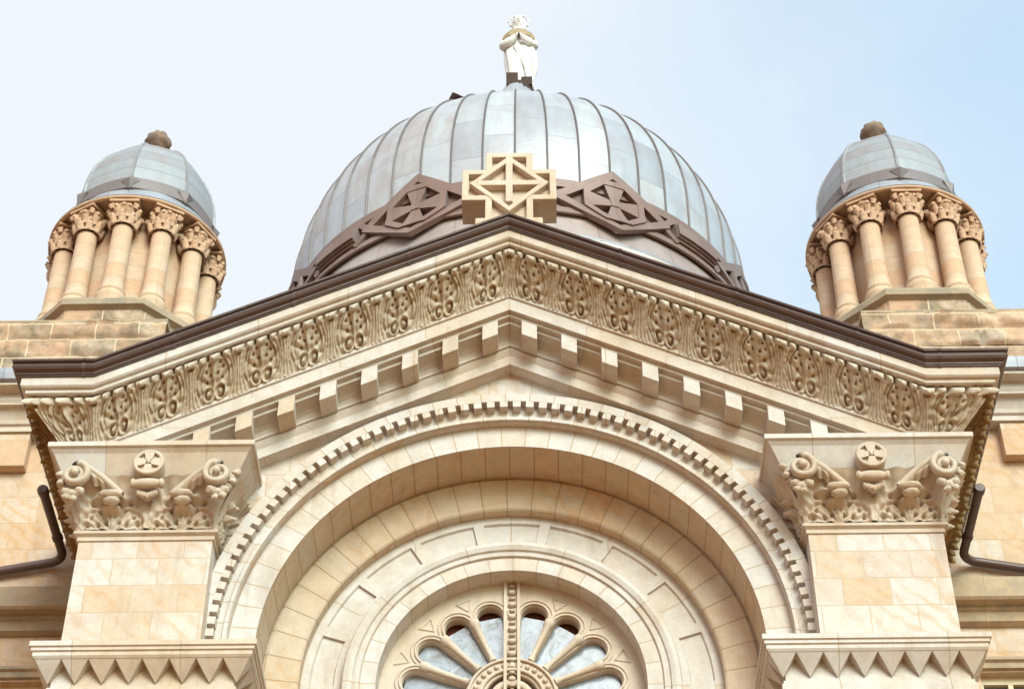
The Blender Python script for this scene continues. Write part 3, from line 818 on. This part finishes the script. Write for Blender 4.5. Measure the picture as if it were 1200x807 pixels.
def ribbon(mb, path, w, o0, o1, R=4.08, closed=False, dens=0.08):
    """strip along a polyline drawn on the drum: path of (azimuth*R, z); width w; from radius R+o0 to R+o1"""
    pts = [Vector(p) for p in path]
    if closed: pts.append(pts[0])
    n = len(pts)
    L, Rr = [], []
    for i, p in enumerate(pts):
        if closed: a = pts[i - 1] if i > 0 else pts[-2]; b = pts[i + 1] if i < n - 1 else pts[1]
        else: a = pts[max(i - 1, 0)]; b = pts[min(i + 1, n - 1)]
        d1 = (p - a).normalized() if (p - a).length > 1e-6 else (b - p).normalized()
        d2 = (b - p).normalized() if (b - p).length > 1e-6 else d1
        n1 = Vector((-d1.y, d1.x)); n2 = Vector((-d2.y, d2.x)); m = (n1 + n2).normalized(); k = 1 / max(0.35, m.dot(n1))
        L.append(p + m * w / 2 * k); Rr.append(p - m * w / 2 * k)
    rows = []
    def M3(s, rad):
        rr = R + rad * 0.55
        s = Vector((s.x, s.y - 0.24))
        # follow the dome above its springing
        a = s.x / R
        z = s.y
        if z > 0: rr = rr - R + math.sqrt(max(R * R - z * z, 0.1))
        elif z < -1.0: rr += 0.12 * ((-z - 1.0) / .55) ** 1.6
        return (rr * math.sin(a), -rr * math.cos(a), DL(DZ) + z)
    for i in range(n - 1):
        m = max(1, int((pts[i + 1] - pts[i]).length / dens))
        for k in range(m + (1 if i == n - 2 else 0)):
            u = k / m
            l = L[i].lerp(L[i + 1], u); r = Rr[i].lerp(Rr[i + 1], u)
            rows.append([M3(l, o0), M3(l, o1), M3(r, o1), M3(r, o0)])
    mb.grid(rows, close_v=True)
    if not closed:
        for r, fl in ((rows[0], 0), (rows[-1], 1)): mb.add(r, [(0, 1, 2, 3) if fl else (3, 2, 1, 0)])
BAY = R_(45) * 4.08
# liner behind the lattice, top and bottom rails
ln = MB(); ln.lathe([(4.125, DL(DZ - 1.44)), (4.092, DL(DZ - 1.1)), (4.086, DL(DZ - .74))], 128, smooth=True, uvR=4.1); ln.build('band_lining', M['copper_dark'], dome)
def band_bay():
    """one bay centred on a cross panel: s=0 at the cross, long hexagon panels shared at the ends"""
    h = BAY / 2
    r1 = MB()
    ribbon(r1, [(-h, -0.50), (h, -0.50)], 0.17, 0.0, 0.085)
    ribbon(r1, [(-h, -1.20), (h, -1.20)], 0.17, 0.0, 0.09)
    r2 = MB()
    ribbon(r2, [(0, -0.14), (0.93, -0.85), (0, -1.56), (-0.93, -0.85)], 0.15, 0.0, 0.20, closed=True)
    r3 = MB()
    oc = []
    for k in range(8):
        a = PI / 8 + PI / 4 * k; oc.append((0.50 * math.cos(a), -0.85 + 0.50 * math.sin(a)))
    ribbon(r3, oc, 0.11, 0.0, 0.26, closed=True)
    r4 = MB()
    for k in range(4):
        a = PI / 2 * k; c_, s_ = math.cos(a), math.sin(a)
        for v in (-1, 0, 1):
            ribbon(r4, [(0.03 * c_ - v * .0 * s_, -0.85 + 0.03 * s_ + v * .0 * c_), (0.43 * c_ - v * .12 * s_, -0.85 + 0.43 * s_ + v * .12 * c_)], 0.11, 0.0, 0.235 + 0.002 * v)
    ribbon(r4, [(-0.07, -0.85), (0.07, -0.85)], 0.14, 0.0, 0.27)
    r5 = MB()
    for v in (-1, 1):
        ribbon(r5, [(0.93, -0.85), (0.93 + 0.22, -0.85 + v * 0.30)], 0.10, 0.0, 0.15)
    return r1, r2, r3, r4, r5
r1, r2, r3, r4, r5 = band_bay()
m1_, m2_, m3_, m4_, m5_ = (q.mesh(n_) for q, n_ in ((r1, 'band_rail'), (r2, 'diamond_frame'), (r3, 'octagon_frame'), (r4, 'copper_cross'), (r5, 'lattice_strut')))
r7 = MB()
for v in (-1, 1): ribbon(r7, [(-0.93, -0.85), (-1.15, -0.85 + v * 0.30)], 0.10, 0.0, 0.15)
m7_ = r7.mesh('lattice_strut')
hx = MB()
h = 0.62
ribbon(hx, [(-0.66, -0.85), (-0.48, -0.655), (0.48, -0.655), (0.66, -0.85), (0.48, -1.045), (-0.48, -1.045)], 0.06, 0.0, 0.16, closed=True)
for w_, o_ in ((0.33, 0.24), (0.25, 0.33)):
    e_ = 0.60 - (0.34 - w_) * .6
    ribbon(hx, [(-e_ + w_ / 2 - .02, -0.85), (e_ - w_ / 2 + .02, -0.85)], w_, 0.0, o_)
m6_ = hx.mesh('hexagon_panel')
for k in range(8):
    a = R_(22.5 + 45 * k)
    link('band_rail', m1_, M['copper_brown'], dome, rot=(0, 0, a))
    d = link('cross_panel', m2_, M['copper_brown'], dome, rot=(0, 0, a))
    link('octagon_frame', m3_, M['copper_brown'], d)
    link('copper_cross', m4_, M['copper_brown'], d)
    link('lattice_strut', m5_, M['copper_brown'], dome, rot=(0, 0, a))
    link('lattice_strut', m7_, M['copper_brown'], dome, rot=(0, 0, a))
    link('hexagon_panel', m6_, M['copper_brown'], dome, rot=(0, 0, a + R_(22.5)))
# little roof hatch on the shoulder of the dome
va, vl_ = R_(-24), R_(50)
vp = Vector((RD * math.cos(vl_) * math.sin(va), -RD * math.cos(vl_) * math.cos(va), DL(DZ) + RD * math.sin(vl_)))
vn = Vector((math.cos(vl_) * math.sin(va), -math.cos(vl_) * math.cos(va), math.sin(vl_)))
vm = MB(); vm.box(-.14, .14, -.12, .12, -.05, .12); vm.add([(-.16, -.14, .12), (.16, -.14, .12), (.16, .14, .12), (-.16, .14, .12), (0, -.14, .26), (0, .14, .26)], [(0, 1, 4), (2, 3, 5), (0, 4, 5, 3), (1, 2, 5, 4), (3, 2, 1, 0)])
vo = vm.build('roof_vent', M['bronze'], dome)
vo.scale = (0.75, 0.75, 0.8); vo.location = vp; vo.rotation_euler = vn.to_track_quat('Z', 'Y').to_euler()
MB().lathe([(1.0, DL(DZ + 3.9)), (0.9, DL(DZ + 4.1)), (0.55, DL(DZ + 4.35)), (0.4, DL(DZ + 5.2)), (0.33, DL(DZ + 6.1)), (0, DL(DZ + 6.1))], 24).build('dome_cap', M['copper'], dome)

# =================================================================== STATUE
SZ = 32.0
statue = thing('statue', 'white robed statue with a tan mantle, standing on top of the big dome', 'statue', (0.02, 8, SZ))
pb = MB(); pb.lathe([(0.33, 0), (0.33, 0.10), (0.31, 0.14), (0.30, 0.2), (0, 0.2)], 20, smooth=False)
pb.box(-0.25, -0.02, -0.29, 0.1, 0.10, 0.42); pb.box(0.05, 0.27, -0.27, 0.1, 0.10, 0.32)
pb.build('pedestal', M['bronze'], statue)
def fig_ring(z, rx, ry, cx=0, cy=0, folds=0.0, n=72, ph=0.0):
    row = []
    for k in range(n):
        a = 2 * PI * k / n
        f = 1 + folds * (abs(math.cos(4.5 * a + ph)) * 1.1 - .55 + math.cos(14 * a + 2 + ph * 2) * .35)
        row.append((cx + rx * f * math.cos(a), cy + ry * f * math.sin(a), z))
    return row
bd = MB()
rings = [(0.20, .25, .23, .02, 0, .08), (0.3, .25, .225, .02, 0, .09), (0.6, .275, .23, .03, 0, .10), (0.95, .31, .235, .035, -.02, .10), (1.2, .315, .215, .03, -.02, .11), (1.4, .285, .19, .01, 0, .07),
         (1.58, .285, .17, 0, 0, .04), (1.72, .275, .155, 0, 0, .02), (1.80, .24, .14, 0, 0, 0), (1.86, .13, .11, 0, 0, 0), (1.90, .075, .08, 0, -.01, 0), (1.96, .068, .075, 0, -.02, 0),
         (2.0, .085, .10, 0, -.03, 0), (2.06, .108, .128, 0, -.035, 0), (2.13, .12, .14, 0, -.035, 0), (2.20, .116, .135, 0, -.03, 0), (2.26, .09, .105, 0, -.025, 0), (2.30, .045, .05, 0, -.02, 0), (2.305, .005, .005, 0, -.02, 0)]
bd.grid([fig_ring(z, a, b, c, d, f, ph=z * 1.4) for z, a, b, c, d, f in rings], close_v=True, smooth=True)
# sleeves and hands held before the breast
for q in (-1, 1):
    bd.tube([(q * .24, -.02, 1.70), (q * .30, -.06, 1.52), (q * .31, -.12, 1.36), (q * .20, -.24, 1.36), (q * .09, -.30, 1.42), (q * .05, -.31, 1.46)], [.09, .09, .10, .09, .06, .04], 12)
    for k in range(5):
        bd.tube([(q * .05, -.31, 1.45 + .005 * k), (q * .03 + q * .006 * k, -.325 + .012 * k, 1.52), (q * .012 + q * .004 * k, -.33 + .014 * k, 1.575 - .012 * abs(k - 1.5))], [.017, .014, .009], 6)
bd.tube([(.22, -.12, 1.40), (.30, -.14, 1.1), (.33, -.12, .8), (.30, -.10, .55), (.24, -.06, .4)], [.05, .07, .075, .06, .03], 10)
bd.tube([(-.10, -.22, 1.25), (.02, -.25, .95), (.14, -.25, .6), (.18, -.24, .3)], [.02, .035, .04, .03], 8)
bd.blob((0, -.175, 2.12), (.022, .032, .035), 2, 0, 8, 6)                 # nose
for q in (-1, 1): bd.blob((q * .045, -.16, 2.15), (.02, .012, .012), 3, 0, 8, 6); bd.blob((q * .12, -.03, 2.12), (.018, .03, .04), 4, 0, 8, 6)
bd.blob((0, -.165, 2.065), (.03, .014, .012), 5, 0, 8, 6)
statue.scale = (1.0, 1.0, 1.08)
body = bd.build('robed_figure', M['marble'], statue)
mt = MB()
rows = []
for z, ex in ((1.54, .085), (1.58, .07), (1.62, .05), (1.70, .03), (1.78, .025), (1.84, .04), (1.875, .04)):
    base = 0.285 if z < 1.75 else lerp(.285, .12, (z - 1.75) / .125)
    row = []
    for k in range(25):
        a = R_(-215) + R_(250) * k / 24 + 0
        f = 1 + 0.06 * math.cos(11 * a + z * 3)
        row.append(((base + ex) * f * math.cos(a), (base * .72 + ex) * f * math.sin(a) - .01, z - (0.06 * abs(math.cos(a)) if z < 1.56 else 0)))
    rows.append(row)
mt.grid(rows, smooth=True)
mo = mt.build('mantle', M['mantle'], body)
sm = mo.modifiers.new('thick', 'SOLIDIFY'); sm.thickness = 0.03
vl = MB()
vl.grid([fig_ring(z, a, b, 0, cy, .03, 24) for z, a, b, cy in ((1.86, .16, .12, .03), (1.95, .135, .13, .03), (2.08, .145, .15, .02), (2.2, .14, .15, .01), (2.29, .10, .11, .0), (2.335, .02, .02, 0))], close_v=True, smooth=True)
vl.build('veil', M['marble'], body)
hl = MB()
hl.tube([(.20 * math.cos(2 * PI * k / 32), .06, 2.28 + .20 * math.sin(2 * PI * k / 32)) for k in range(33)], .014, 6, caps=False)
for k in range(12):
    a = 2 * PI * k / 12; hl.blob((.20 * math.cos(a), .06, 2.28 + .20 * math.sin(a)), (.03, .03, .03), k, 0, 6, 5)
hl.build('halo', M['marble'], body)

# =================================================================== TURRETS
def corinthian(mb, z0, z1, r0, r1, w, seed, n=16):
    """small leafy capital from z0 to z1; neck radius r0, abacus half width w"""
    H = z1 - z0
    mb.lathe([(r0 * 1.25, z0 - .03), (r0 * 1.3, z0), (r0 * 1.05, z0 + .02), (r0, z0 + .03), (r0 * 1.05, z0 + H * .5), (r0 * 1.35, z0 + H * .85)], n)
    for tier, (zz, rr, m, ph) in enumerate(((z0 + H * .34, r0 * 1.28, 8, 0), (z0 + H * .60, r0 * 1.5, 8, .5))):
        for k in range(m):
            a = 2 * PI * (k + ph) / m; c_, s_ = math.sin(a), -math.cos(a)
            pts = [(c_ * r, s_ * r, z) for r, z in ((r0 * 1.0, zz - H * .34), (r0 * 1.18, zz - H * .15), (rr, zz - .01), (rr * 1.13, zz + H * .04), (rr * 1.18, zz - H * .05))]
            mb.tube(pts, [.055, .062, .054, .036, .018], 7)
    for k in range(4):
        a = PI / 4 + PI / 2 * k; c_, s_ = math.sin(a), -math.cos(a)
        mb.tube([(c_ * r, s_ * r, z) for r, z in ((r0 * 1.1, z0 + H * .5), (r0 * 1.5, z0 + H * .72), (w * 1.12, z0 + H * .82), (w * 1.22, z0 + H * .72), (w * 1.1, z0 + H * .62))], [.02, .03, .04, .045, .03], 7)
        b = PI / 2 * k; c_, s_ = math.sin(b), -math.cos(b)
        mb.tube([(c_ * r, s_ * r, z0 + H * .8) for r in (w * .86, w * .98)], [.05, .028], 8)
        for q in (-.5, .5):
            mb.blob((c_ * w * .9 - s_ * q * .17, s_ * w * .9 + c_ * q * .17, z0 + H * .68), (.032, .032, .032), k + 4 * q, .2, 8, 6)
    mb.box(-w, w, -w, w, z0 + H * .9, z1)
TUR = {}
def col_shaft():
    mb = MB()
    prof = [(0.225, 0), (0.225, 0.10), (0.235, 0.13), (0.235, 0.18), (0.215, 0.22), (0.19, 0.235), (0.19, 0.255), (0.205, 0.275), (0.205, 0.30), (0.185, 0.325), (0.17, 0.345)]
    prof += [(0.168 - 0.018 * k / 8, 0.345 + 1.26 * k / 8) for k in range(1, 9)]
    mb.lathe(prof, 24, uvR=.16); return mb.mesh('column')
def col_cap():
    mb = MB(); corinthian(mb, 1.64, 2.07, 0.158, 0.2, 0.225, 1); return mb.mesh('capital')
def turret(loc, az0, label):
    t = thing('bell_turret', label, 'turret', loc, 'domed turrets at the corners of the church')
    if not TUR:
        b = MB()
        def octo(mb, prof, rot=R_(22.5), smooth=False):
            mb.lathe([(r / math.cos(R_(22.5)), z) for r, z in prof], 8, smooth=False, a0=rot, a1=rot + 2 * PI, uvR=1.38)
        octo(b, [(1.52, 0), (1.52, 0.0), (1.33, 0.06), (1.33, 0.42)]); TUR['base'] = b.mesh('octagon_base')
        b = MB(); octo(b, [(1.30, 0.41), (1.36, 0.44), (1.42, 0.46), (1.42, 0.56), (1.38, 0.62), (0.5, 0.63)]); TUR['ledge'] = b.mesh('base_slab')
        b = MB(); b.lathe([(0.93, 0.6), (0.93, 2.8)], 40, uvR=.93); TUR['drum'] = b.mesh('drum')
        TUR['col'] = col_shaft(); TUR['cap'] = col_cap()
        b = MB(); b.lathe([(0.8, 2.765), (1.325, 2.765), (1.33, 2.715), (1.37, 2.715), (1.385, 2.73), (1.385, 2.755), (1.36, 2.77), (1.2, 2.77)], 64, smooth=False, uvR=1.3); TUR['ring'] = b.mesh('cornice_ring')
        # eight-sided copper cupola
        b = MB(); rows = []; uvs = []
        pr_ = [(1.38, 2.772), (1.365, 2.80), (1.22, 2.96), (1.15, 3.06), (1.12, 3.18)]
        b.lathe(pr_, 64, uvR=1.2); TUR['skirt'] = b.mesh('cupola_skirt')
        b = MB(); up = []
        for k in range(15):
            a = PI / 2 * k / 14; up.append((1.12 * math.cos(a) ** .9 if k < 14 else 0.0, 3.42 + 1.52 * math.sin(a)))
        rowp = [(1.09, 3.14), (1.165, 3.15), (1.17, 3.16), (1.15, 3.40), (1.12, 3.42)]
        # facets bulge: 8 ridges, 6 divisions per facet
        def facet(prof, name, uvk):
            m_ = MB(); n = 48; rr = []; uu = []
            L = [0]
            for x, y in zip(prof, prof[1:]): L.append(L[-1] + math.dist(x, y))
            for k in range(n + 1):
                a = 2 * PI * k / n; loc_ = (k % 6) / 6 - .5
                f = math.cos(R_(22.5)) / math.cos(loc_ * R_(45)); f = lerp(1, f, 0.5); f *= 1.005
                rr.append([(r * f * math.sin(a), -r * f * math.cos(a), z) for r, z in prof]); uu.append([(a * uvk, l) for l in L])
            m_.grid(rr, uvs=uu); return m_.mesh(name)
        TUR['band'] = facet(rowp, 'cupola_band', 1.2); TUR['shell'] = facet(up, 'cupola_shell', 1.2)
        b = MB(); rows = []
        for k in range(14):
            a = PI / 2 * k / 14; r, z = 1.12 * math.cos(a) ** .9 * 1.005, 3.42 + 1.52 * math.sin(a)
            w = .028
            rows.append([(-w, -r + .01, z - .005), (-w * .6, -r - .022 * math.cos(a) , z + .022 * math.sin(a)), (w * .6, -r - .022 * math.cos(a), z + .022 * math.sin(a)), (w, -r + .01, z - .005)])
        b.grid(rows); TUR['hip'] = b.mesh('hip_roll')
        b = MB()
        b.add([(-.13, -1.155, 3.33), (0, -1.14, 3.44), (.13, -1.155, 3.33), (0, -1.18, 3.12), (0, -1.24, 3.30), (-.15, -1.15, 3.34), (0, -1.1, 3.44), (.15, -1.15, 3.34), (0, -1.15, 3.12)],
              [(0, 4, 1), (1, 4, 2), (2, 4, 3), (3, 4, 0), (0, 1, 6, 5), (1, 2, 7, 6), (2, 3, 8, 7), (3, 0, 5, 8)]); TUR['boss'] = b.mesh('diamond_boss')
        b = MB(); b.lathe([(0.30, 4.80), (0.2, 4.86), (0.10, 4.95), (0.08, 5.15), (0.12, 5.24)], 20); TUR['neck'] = b.mesh('finial_neck')
        b = MB()
        rows = []
        for i in range(13):
            th = PI * i / 12; row = []
            for j in range(20):
                ph = 2 * PI * j / 20
                rr_ = 0.215 * (1 + 0.07 * math.cos(8 * ph) * math.sin(th) ** 2 + .07 * math.cos(7 * th) + .12 * noise.noise(Vector((2.2 * math.cos(ph) * math.sin(th), 2.2 * math.sin(ph) * math.sin(th), 2.2 * math.cos(th)))))
                row.append((rr_ * math.sin(th) * math.cos(ph), rr_ * math.sin(th) * math.sin(ph), 5.42 + rr_ * 0.92 * math.cos(th)))
            rows.append(row)
        b.grid(rows, close_v=True, smooth=True); TUR['ball'] = b.mesh('finial')
    link('octagon_base', TUR['base'], M['rock'], t)
    link('base_slab', TUR['ledge'], M['weathered'], t)
    link('drum', TUR['drum'], M['turret'], t)
    for k in range(12):
        a = R_(az0) + 2 * PI * k / 12
        c = link('column', TUR['col'], M['turret'], t, loc=(1.13 * math.sin(a), -1.13 * math.cos(a), 0.63), rot=(0, 0, a))
        link('capital', TUR['cap'], M['turret_cap'], c)
    link('cornice_ring', TUR['ring'], M['turret'], t)
    link('cupola_skirt', TUR['skirt'], M['lead'], t)
    link('cupola_band', TUR['band'], M['copper_band'], t)
    sh_ = link('cupola_shell', TUR['shell'], M['copper_cupola'], t)
    for k in range(8):
        link('hip_roll', TUR['hip'], M['copper_cupola'], sh_, rot=(0, 0, R_(45 * k)))
        link('diamond_boss', TUR['boss'], M['copper_band'], t, rot=(0, 0, R_(45 * k)))
    fn = link('finial', TUR['ball'], M['finial'], t)
    link('finial_neck', TUR['neck'], M['copper_cupola'], fn)
M['turret_cap'] = stone('turret_capital_stone', [lin(222, 192, 166), lin(217, 180, 150), lin(210, 166, 134)], None, vein=.1, grime=.4, grime_col=lin(140, 92, 60), grime_scale=4)
M['finial'] = stone('finial_stone', [lin(176, 158, 142), lin(148, 128, 114), lin(118, 98, 88)], None, grime=.6, grime_col=lin(96, 78, 70), grime_scale=5)
M['copper_band'] = copper('cupola_band_copper', [lin(112, 102, 102), lin(124, 114, 114), lin(132, 126, 128)], 2, 9, 0, 0.2, 0.5, 0.3, brown=lin(112, 90, 84))
M['copper_cupola'] = copper('cupola_copper_sheet', [lin(138, 140, 146), lin(154, 157, 162), lin(146, 144, 147), lin(134, 126, 126)], 30, 0.26, 0, 0.12, 0.58, 0.4, brown=lin(150, 134, 134))
turret((-5.93, 3.9, 20.86), 1.0, 'stone turret ringed with columns under a copper cupola, left of the big dome')
turret((5.93, 3.9, 20.86), 0, 'stone turret ringed with columns under a copper cupola, right of the big dome')

# =================================================================== WINGS
def rock_sheet(x0, x1, z0, z1, y, bw, bh, seed):
    """rock-faced courses: each block's face bulges and its edges are drafted"""
    nx, nz2 = int((x1 - x0) / 0.05), int((z1 - z0) / 0.035)
    rows = []
    for i in range(nx + 1):
        x = x0 + (x1 - x0) * i / nx; row = []
        for j in range(nz2 + 1):
            z = z0 + (z1 - z0) * j / nz2
            r = math.floor((z) / bh); xx = x / bw + (0.5 if r % 2 else 0)
            fx, fz = xx - math.floor(xx), z / bh - r
            ed = min(fx * bw, (1 - fx) * bw, fz * bh, (1 - fz) * bh)
            k = min(1, ed / 0.06)
            d = 0.085 * k * (0.5 + 1.1 * noise.noise(Vector((x * 2.6, z * 4.2, seed + math.floor(xx) * 3.7 + r)))) + 0.012 * noise.noise(Vector((x * 9, z * 9, seed)))
            row.append((x, y - d, z))
        rows.append(row)
    return MB().grid(rows, smooth=True)
for s in (-1, 1):
    word = 'left' if s < 0 else 'right'
    wing = thing('church_wing', 'two-tone sandstone church wing with rock-faced parapet and moulded cornice, %s of the gabled front' % word, 'church wing', (s * 5, YW, 0))
    def WB(mb, name, mat, parent=wing, bevel=0):
        o = mb.build(name, mat, parent, bevel=bevel)
        if parent is wing: o.location = (-s * 5, -YW, 0)
        return o
    X = lambda a, b: (min(s * a, s * b), max(s * a, s * b))
    xi, xo = 0.0, 14.0
    x0, x1 = X(4.9, 14)
    # window opening |x| 5.62..6.95, z 12.9..14.83
    wl = MB()
    a, b = X(0.0, 5.62); wl.box(a, b, YW, YW + 0.6, 0, 15.999)
    a, b = X(6.95, 14); wl.box(a, b, YW, YW + 0.6, 0, 14.83)
    a, b = X(5.62, 6.95); wl.box(a, b, YW, YW + 0.6, 0, 12.9)
    a, b = X(5.62, 14); wl.box(a, b, YW + .001, YW + 0.6, 14.83, 15.999)
    a, b = X(0, 14); wl.box(a, b, YW, YW + 0.6, 16.0, 18.62)
    WB(wl, 'wall', M['wall'])
    a, b = X(0, 14)
    WB(MB().box(a, b, YW + 0.7, 17, 0, 20.78), 'building_core', M['wall'])
    WB(MB().box(a, b, YW + 0.35, 17, 20.78, 20.84), 'roof', M['roof'])
    def xsweep(prof, xa, xb):
        st = [[(xa, YW - o, z) for o, z in prof], [(xb, YW - o, z) for o, z in prof]]
        mb = MB().grid(st, uvs=sweep_uv(st), flip=True)
        for r_, fl in ((st[0], 1), (st[1], 0)):
            mb.add(r_, [tuple(range(len(r_))) if fl else tuple(reversed(range(len(r_))))])
        return mb
    WB(xsweep([(-0.1, 16.06), (0.0, 16.05), (0.30, 16.02), (0.32, 16.0), (0.32, 15.72), (0.29, 15.69), (0.16, 15.68), (0.16, 15.64), (0.12, 15.62), (0.10, 15.50), (0.04, 15.47), (-0.05, 15.46)], x0, x1), 'string_course', M['weathered'])
    WB(xsweep([(-0.05, 18.60), (0.20, 18.60), (0.20, 18.68), (0.235, 18.70), (0.25, 18.76), (0.30, 18.86), (0.33, 18.90), (0.40, 18.90), (0.40, 18.93), (0.42, 18.97), (0.42, 19.06), (0.60, 19.08), (0.60, 19.12), (-0.05, 19.14)], x0, x1), 'cornice', M['trim'])
    WB(xsweep([(-0.05, 19.33), (0.66, 19.33), (0.68, 19.31), (0.68, 19.24), (0.66, 19.14), (0.62, 19.125), (-0.05, 19.13)], x0, x1), 'cornice_gutter', M['lead'])
    WB(MB().box(x0, x1, YW + 0.06, YW + 0.6, 18.6, 20.24), 'blocking_course', M['rock'])
    WB(rock_sheet(x0, x1, 20.16, 20.80, YW + 0.06, 0.62, 0.31, s * 5), 'parapet', M['rock'])
    WB(MB().box(x0, x1, YW + 0.058, YW + 0.5, 20.78, 20.85), 'coping', M['weathered'])
    for bx in (6.45, 8.4, 10.3):
        a, b = X(bx, bx + 0.9)
        WB(MB().box(a, b, YW - 0.16, YW - 0.002, 18.05, 18.597), 'bracket_block', M['wall'], bevel=0.008)
    a, b = X(5.45, 7.2)
    WB(xsweep([(-0.05, 15.0), (0.10, 14.99), (0.10, 14.95), (0.06, 14.93), (0.05, 14.86), (-0.05, 14.835)], a, b), 'window_hood', M['weathered'])
    a, b = X(5.62, 6.95)
    wo_ = MB().box(a, b, YW + 0.12, YW + 0.22, 14.73, 14.83)
    wo_.box(a, b, YW + 0.12, YW + 0.22, 12.9, 13.0)
    for xm in (5.645, 6.0, 6.47, 6.925): wo_.box(s * xm - .03, s * xm + .03, YW + 0.122, YW + 0.218, 13.0, 14.73)
    w_ = WB(wo_, 'window', M['wood'])
    p_ = MB().box(a, b, YW + 0.18, YW + 0.19, 13.0, 14.73).build('window_pane', M['glass_dark'], w_)
    # drainpipe crossing from the portico's eaves
for s in (-1, 1):
    word = 'left' if s < 0 else 'right'
    dp = thing('drainpipe', 'dark brown drainpipe bending onto the stone wall at the %s edge of the photo' % word, 'drainpipe', (s * 5.8, 2.0, 16.0), 'drainpipes beside the gabled front')
    px = 5.69 if s < 0 else 5.63
    pz = 16.55 if s < 0 else 16.42
    pts = [(s * px, 0.72, pz), (s * px, 1.94, pz - .01)]
    for k in range(1, 8):
        a = PI / 2 * k / 7; pts.append((s * (px + 0.22 * (1 - math.cos(a))), 1.94 + 0.22 * math.sin(a), pz - .01 - .02 * k / 7))
    pts += [(s * (px + 0.9), 2.165, pz - .16), (s * 14, 2.17, pz - 1.2)]
    mb = MB(); mb.tube(pts, 0.058, 12)
    o = mb.build('pipe', M['gutter'], dp); o.location = (-s * 5.8, -2.0, -16.0)
    hp_ = MB(); hp_.tube([(s * px, y, pz) for y in (0.66, 0.68, 0.76, 0.78)], [.06, .07, .07, .06], 14); o = hp_.build('collar', M['gutter'], dp); o.location = (-s * 5.8, -2.0, -16.0); hp_ = MB(); hp_.tube([(s * px, y, pz - .008) for y in (1.60, 1.62, 1.68, 1.70)], [.06, .07, .07, .06], 14)
    o = hp_.build('collar', M['gutter'], dp); o.location = (-s * 5.8, -2.0, -16.0)
    br_ = MB()
    for xx in (6.6,): br_.box(s * xx - .03, s * xx + .03, 1.93, YW + .02, pz - .28 - (xx - 6.6) * .13, pz - .12 - (xx - 6.6) * .13)
    o = br_.build('bracket', M['bronze'], dp); o.location = (-s * 5.8, -2.0, -16.0)
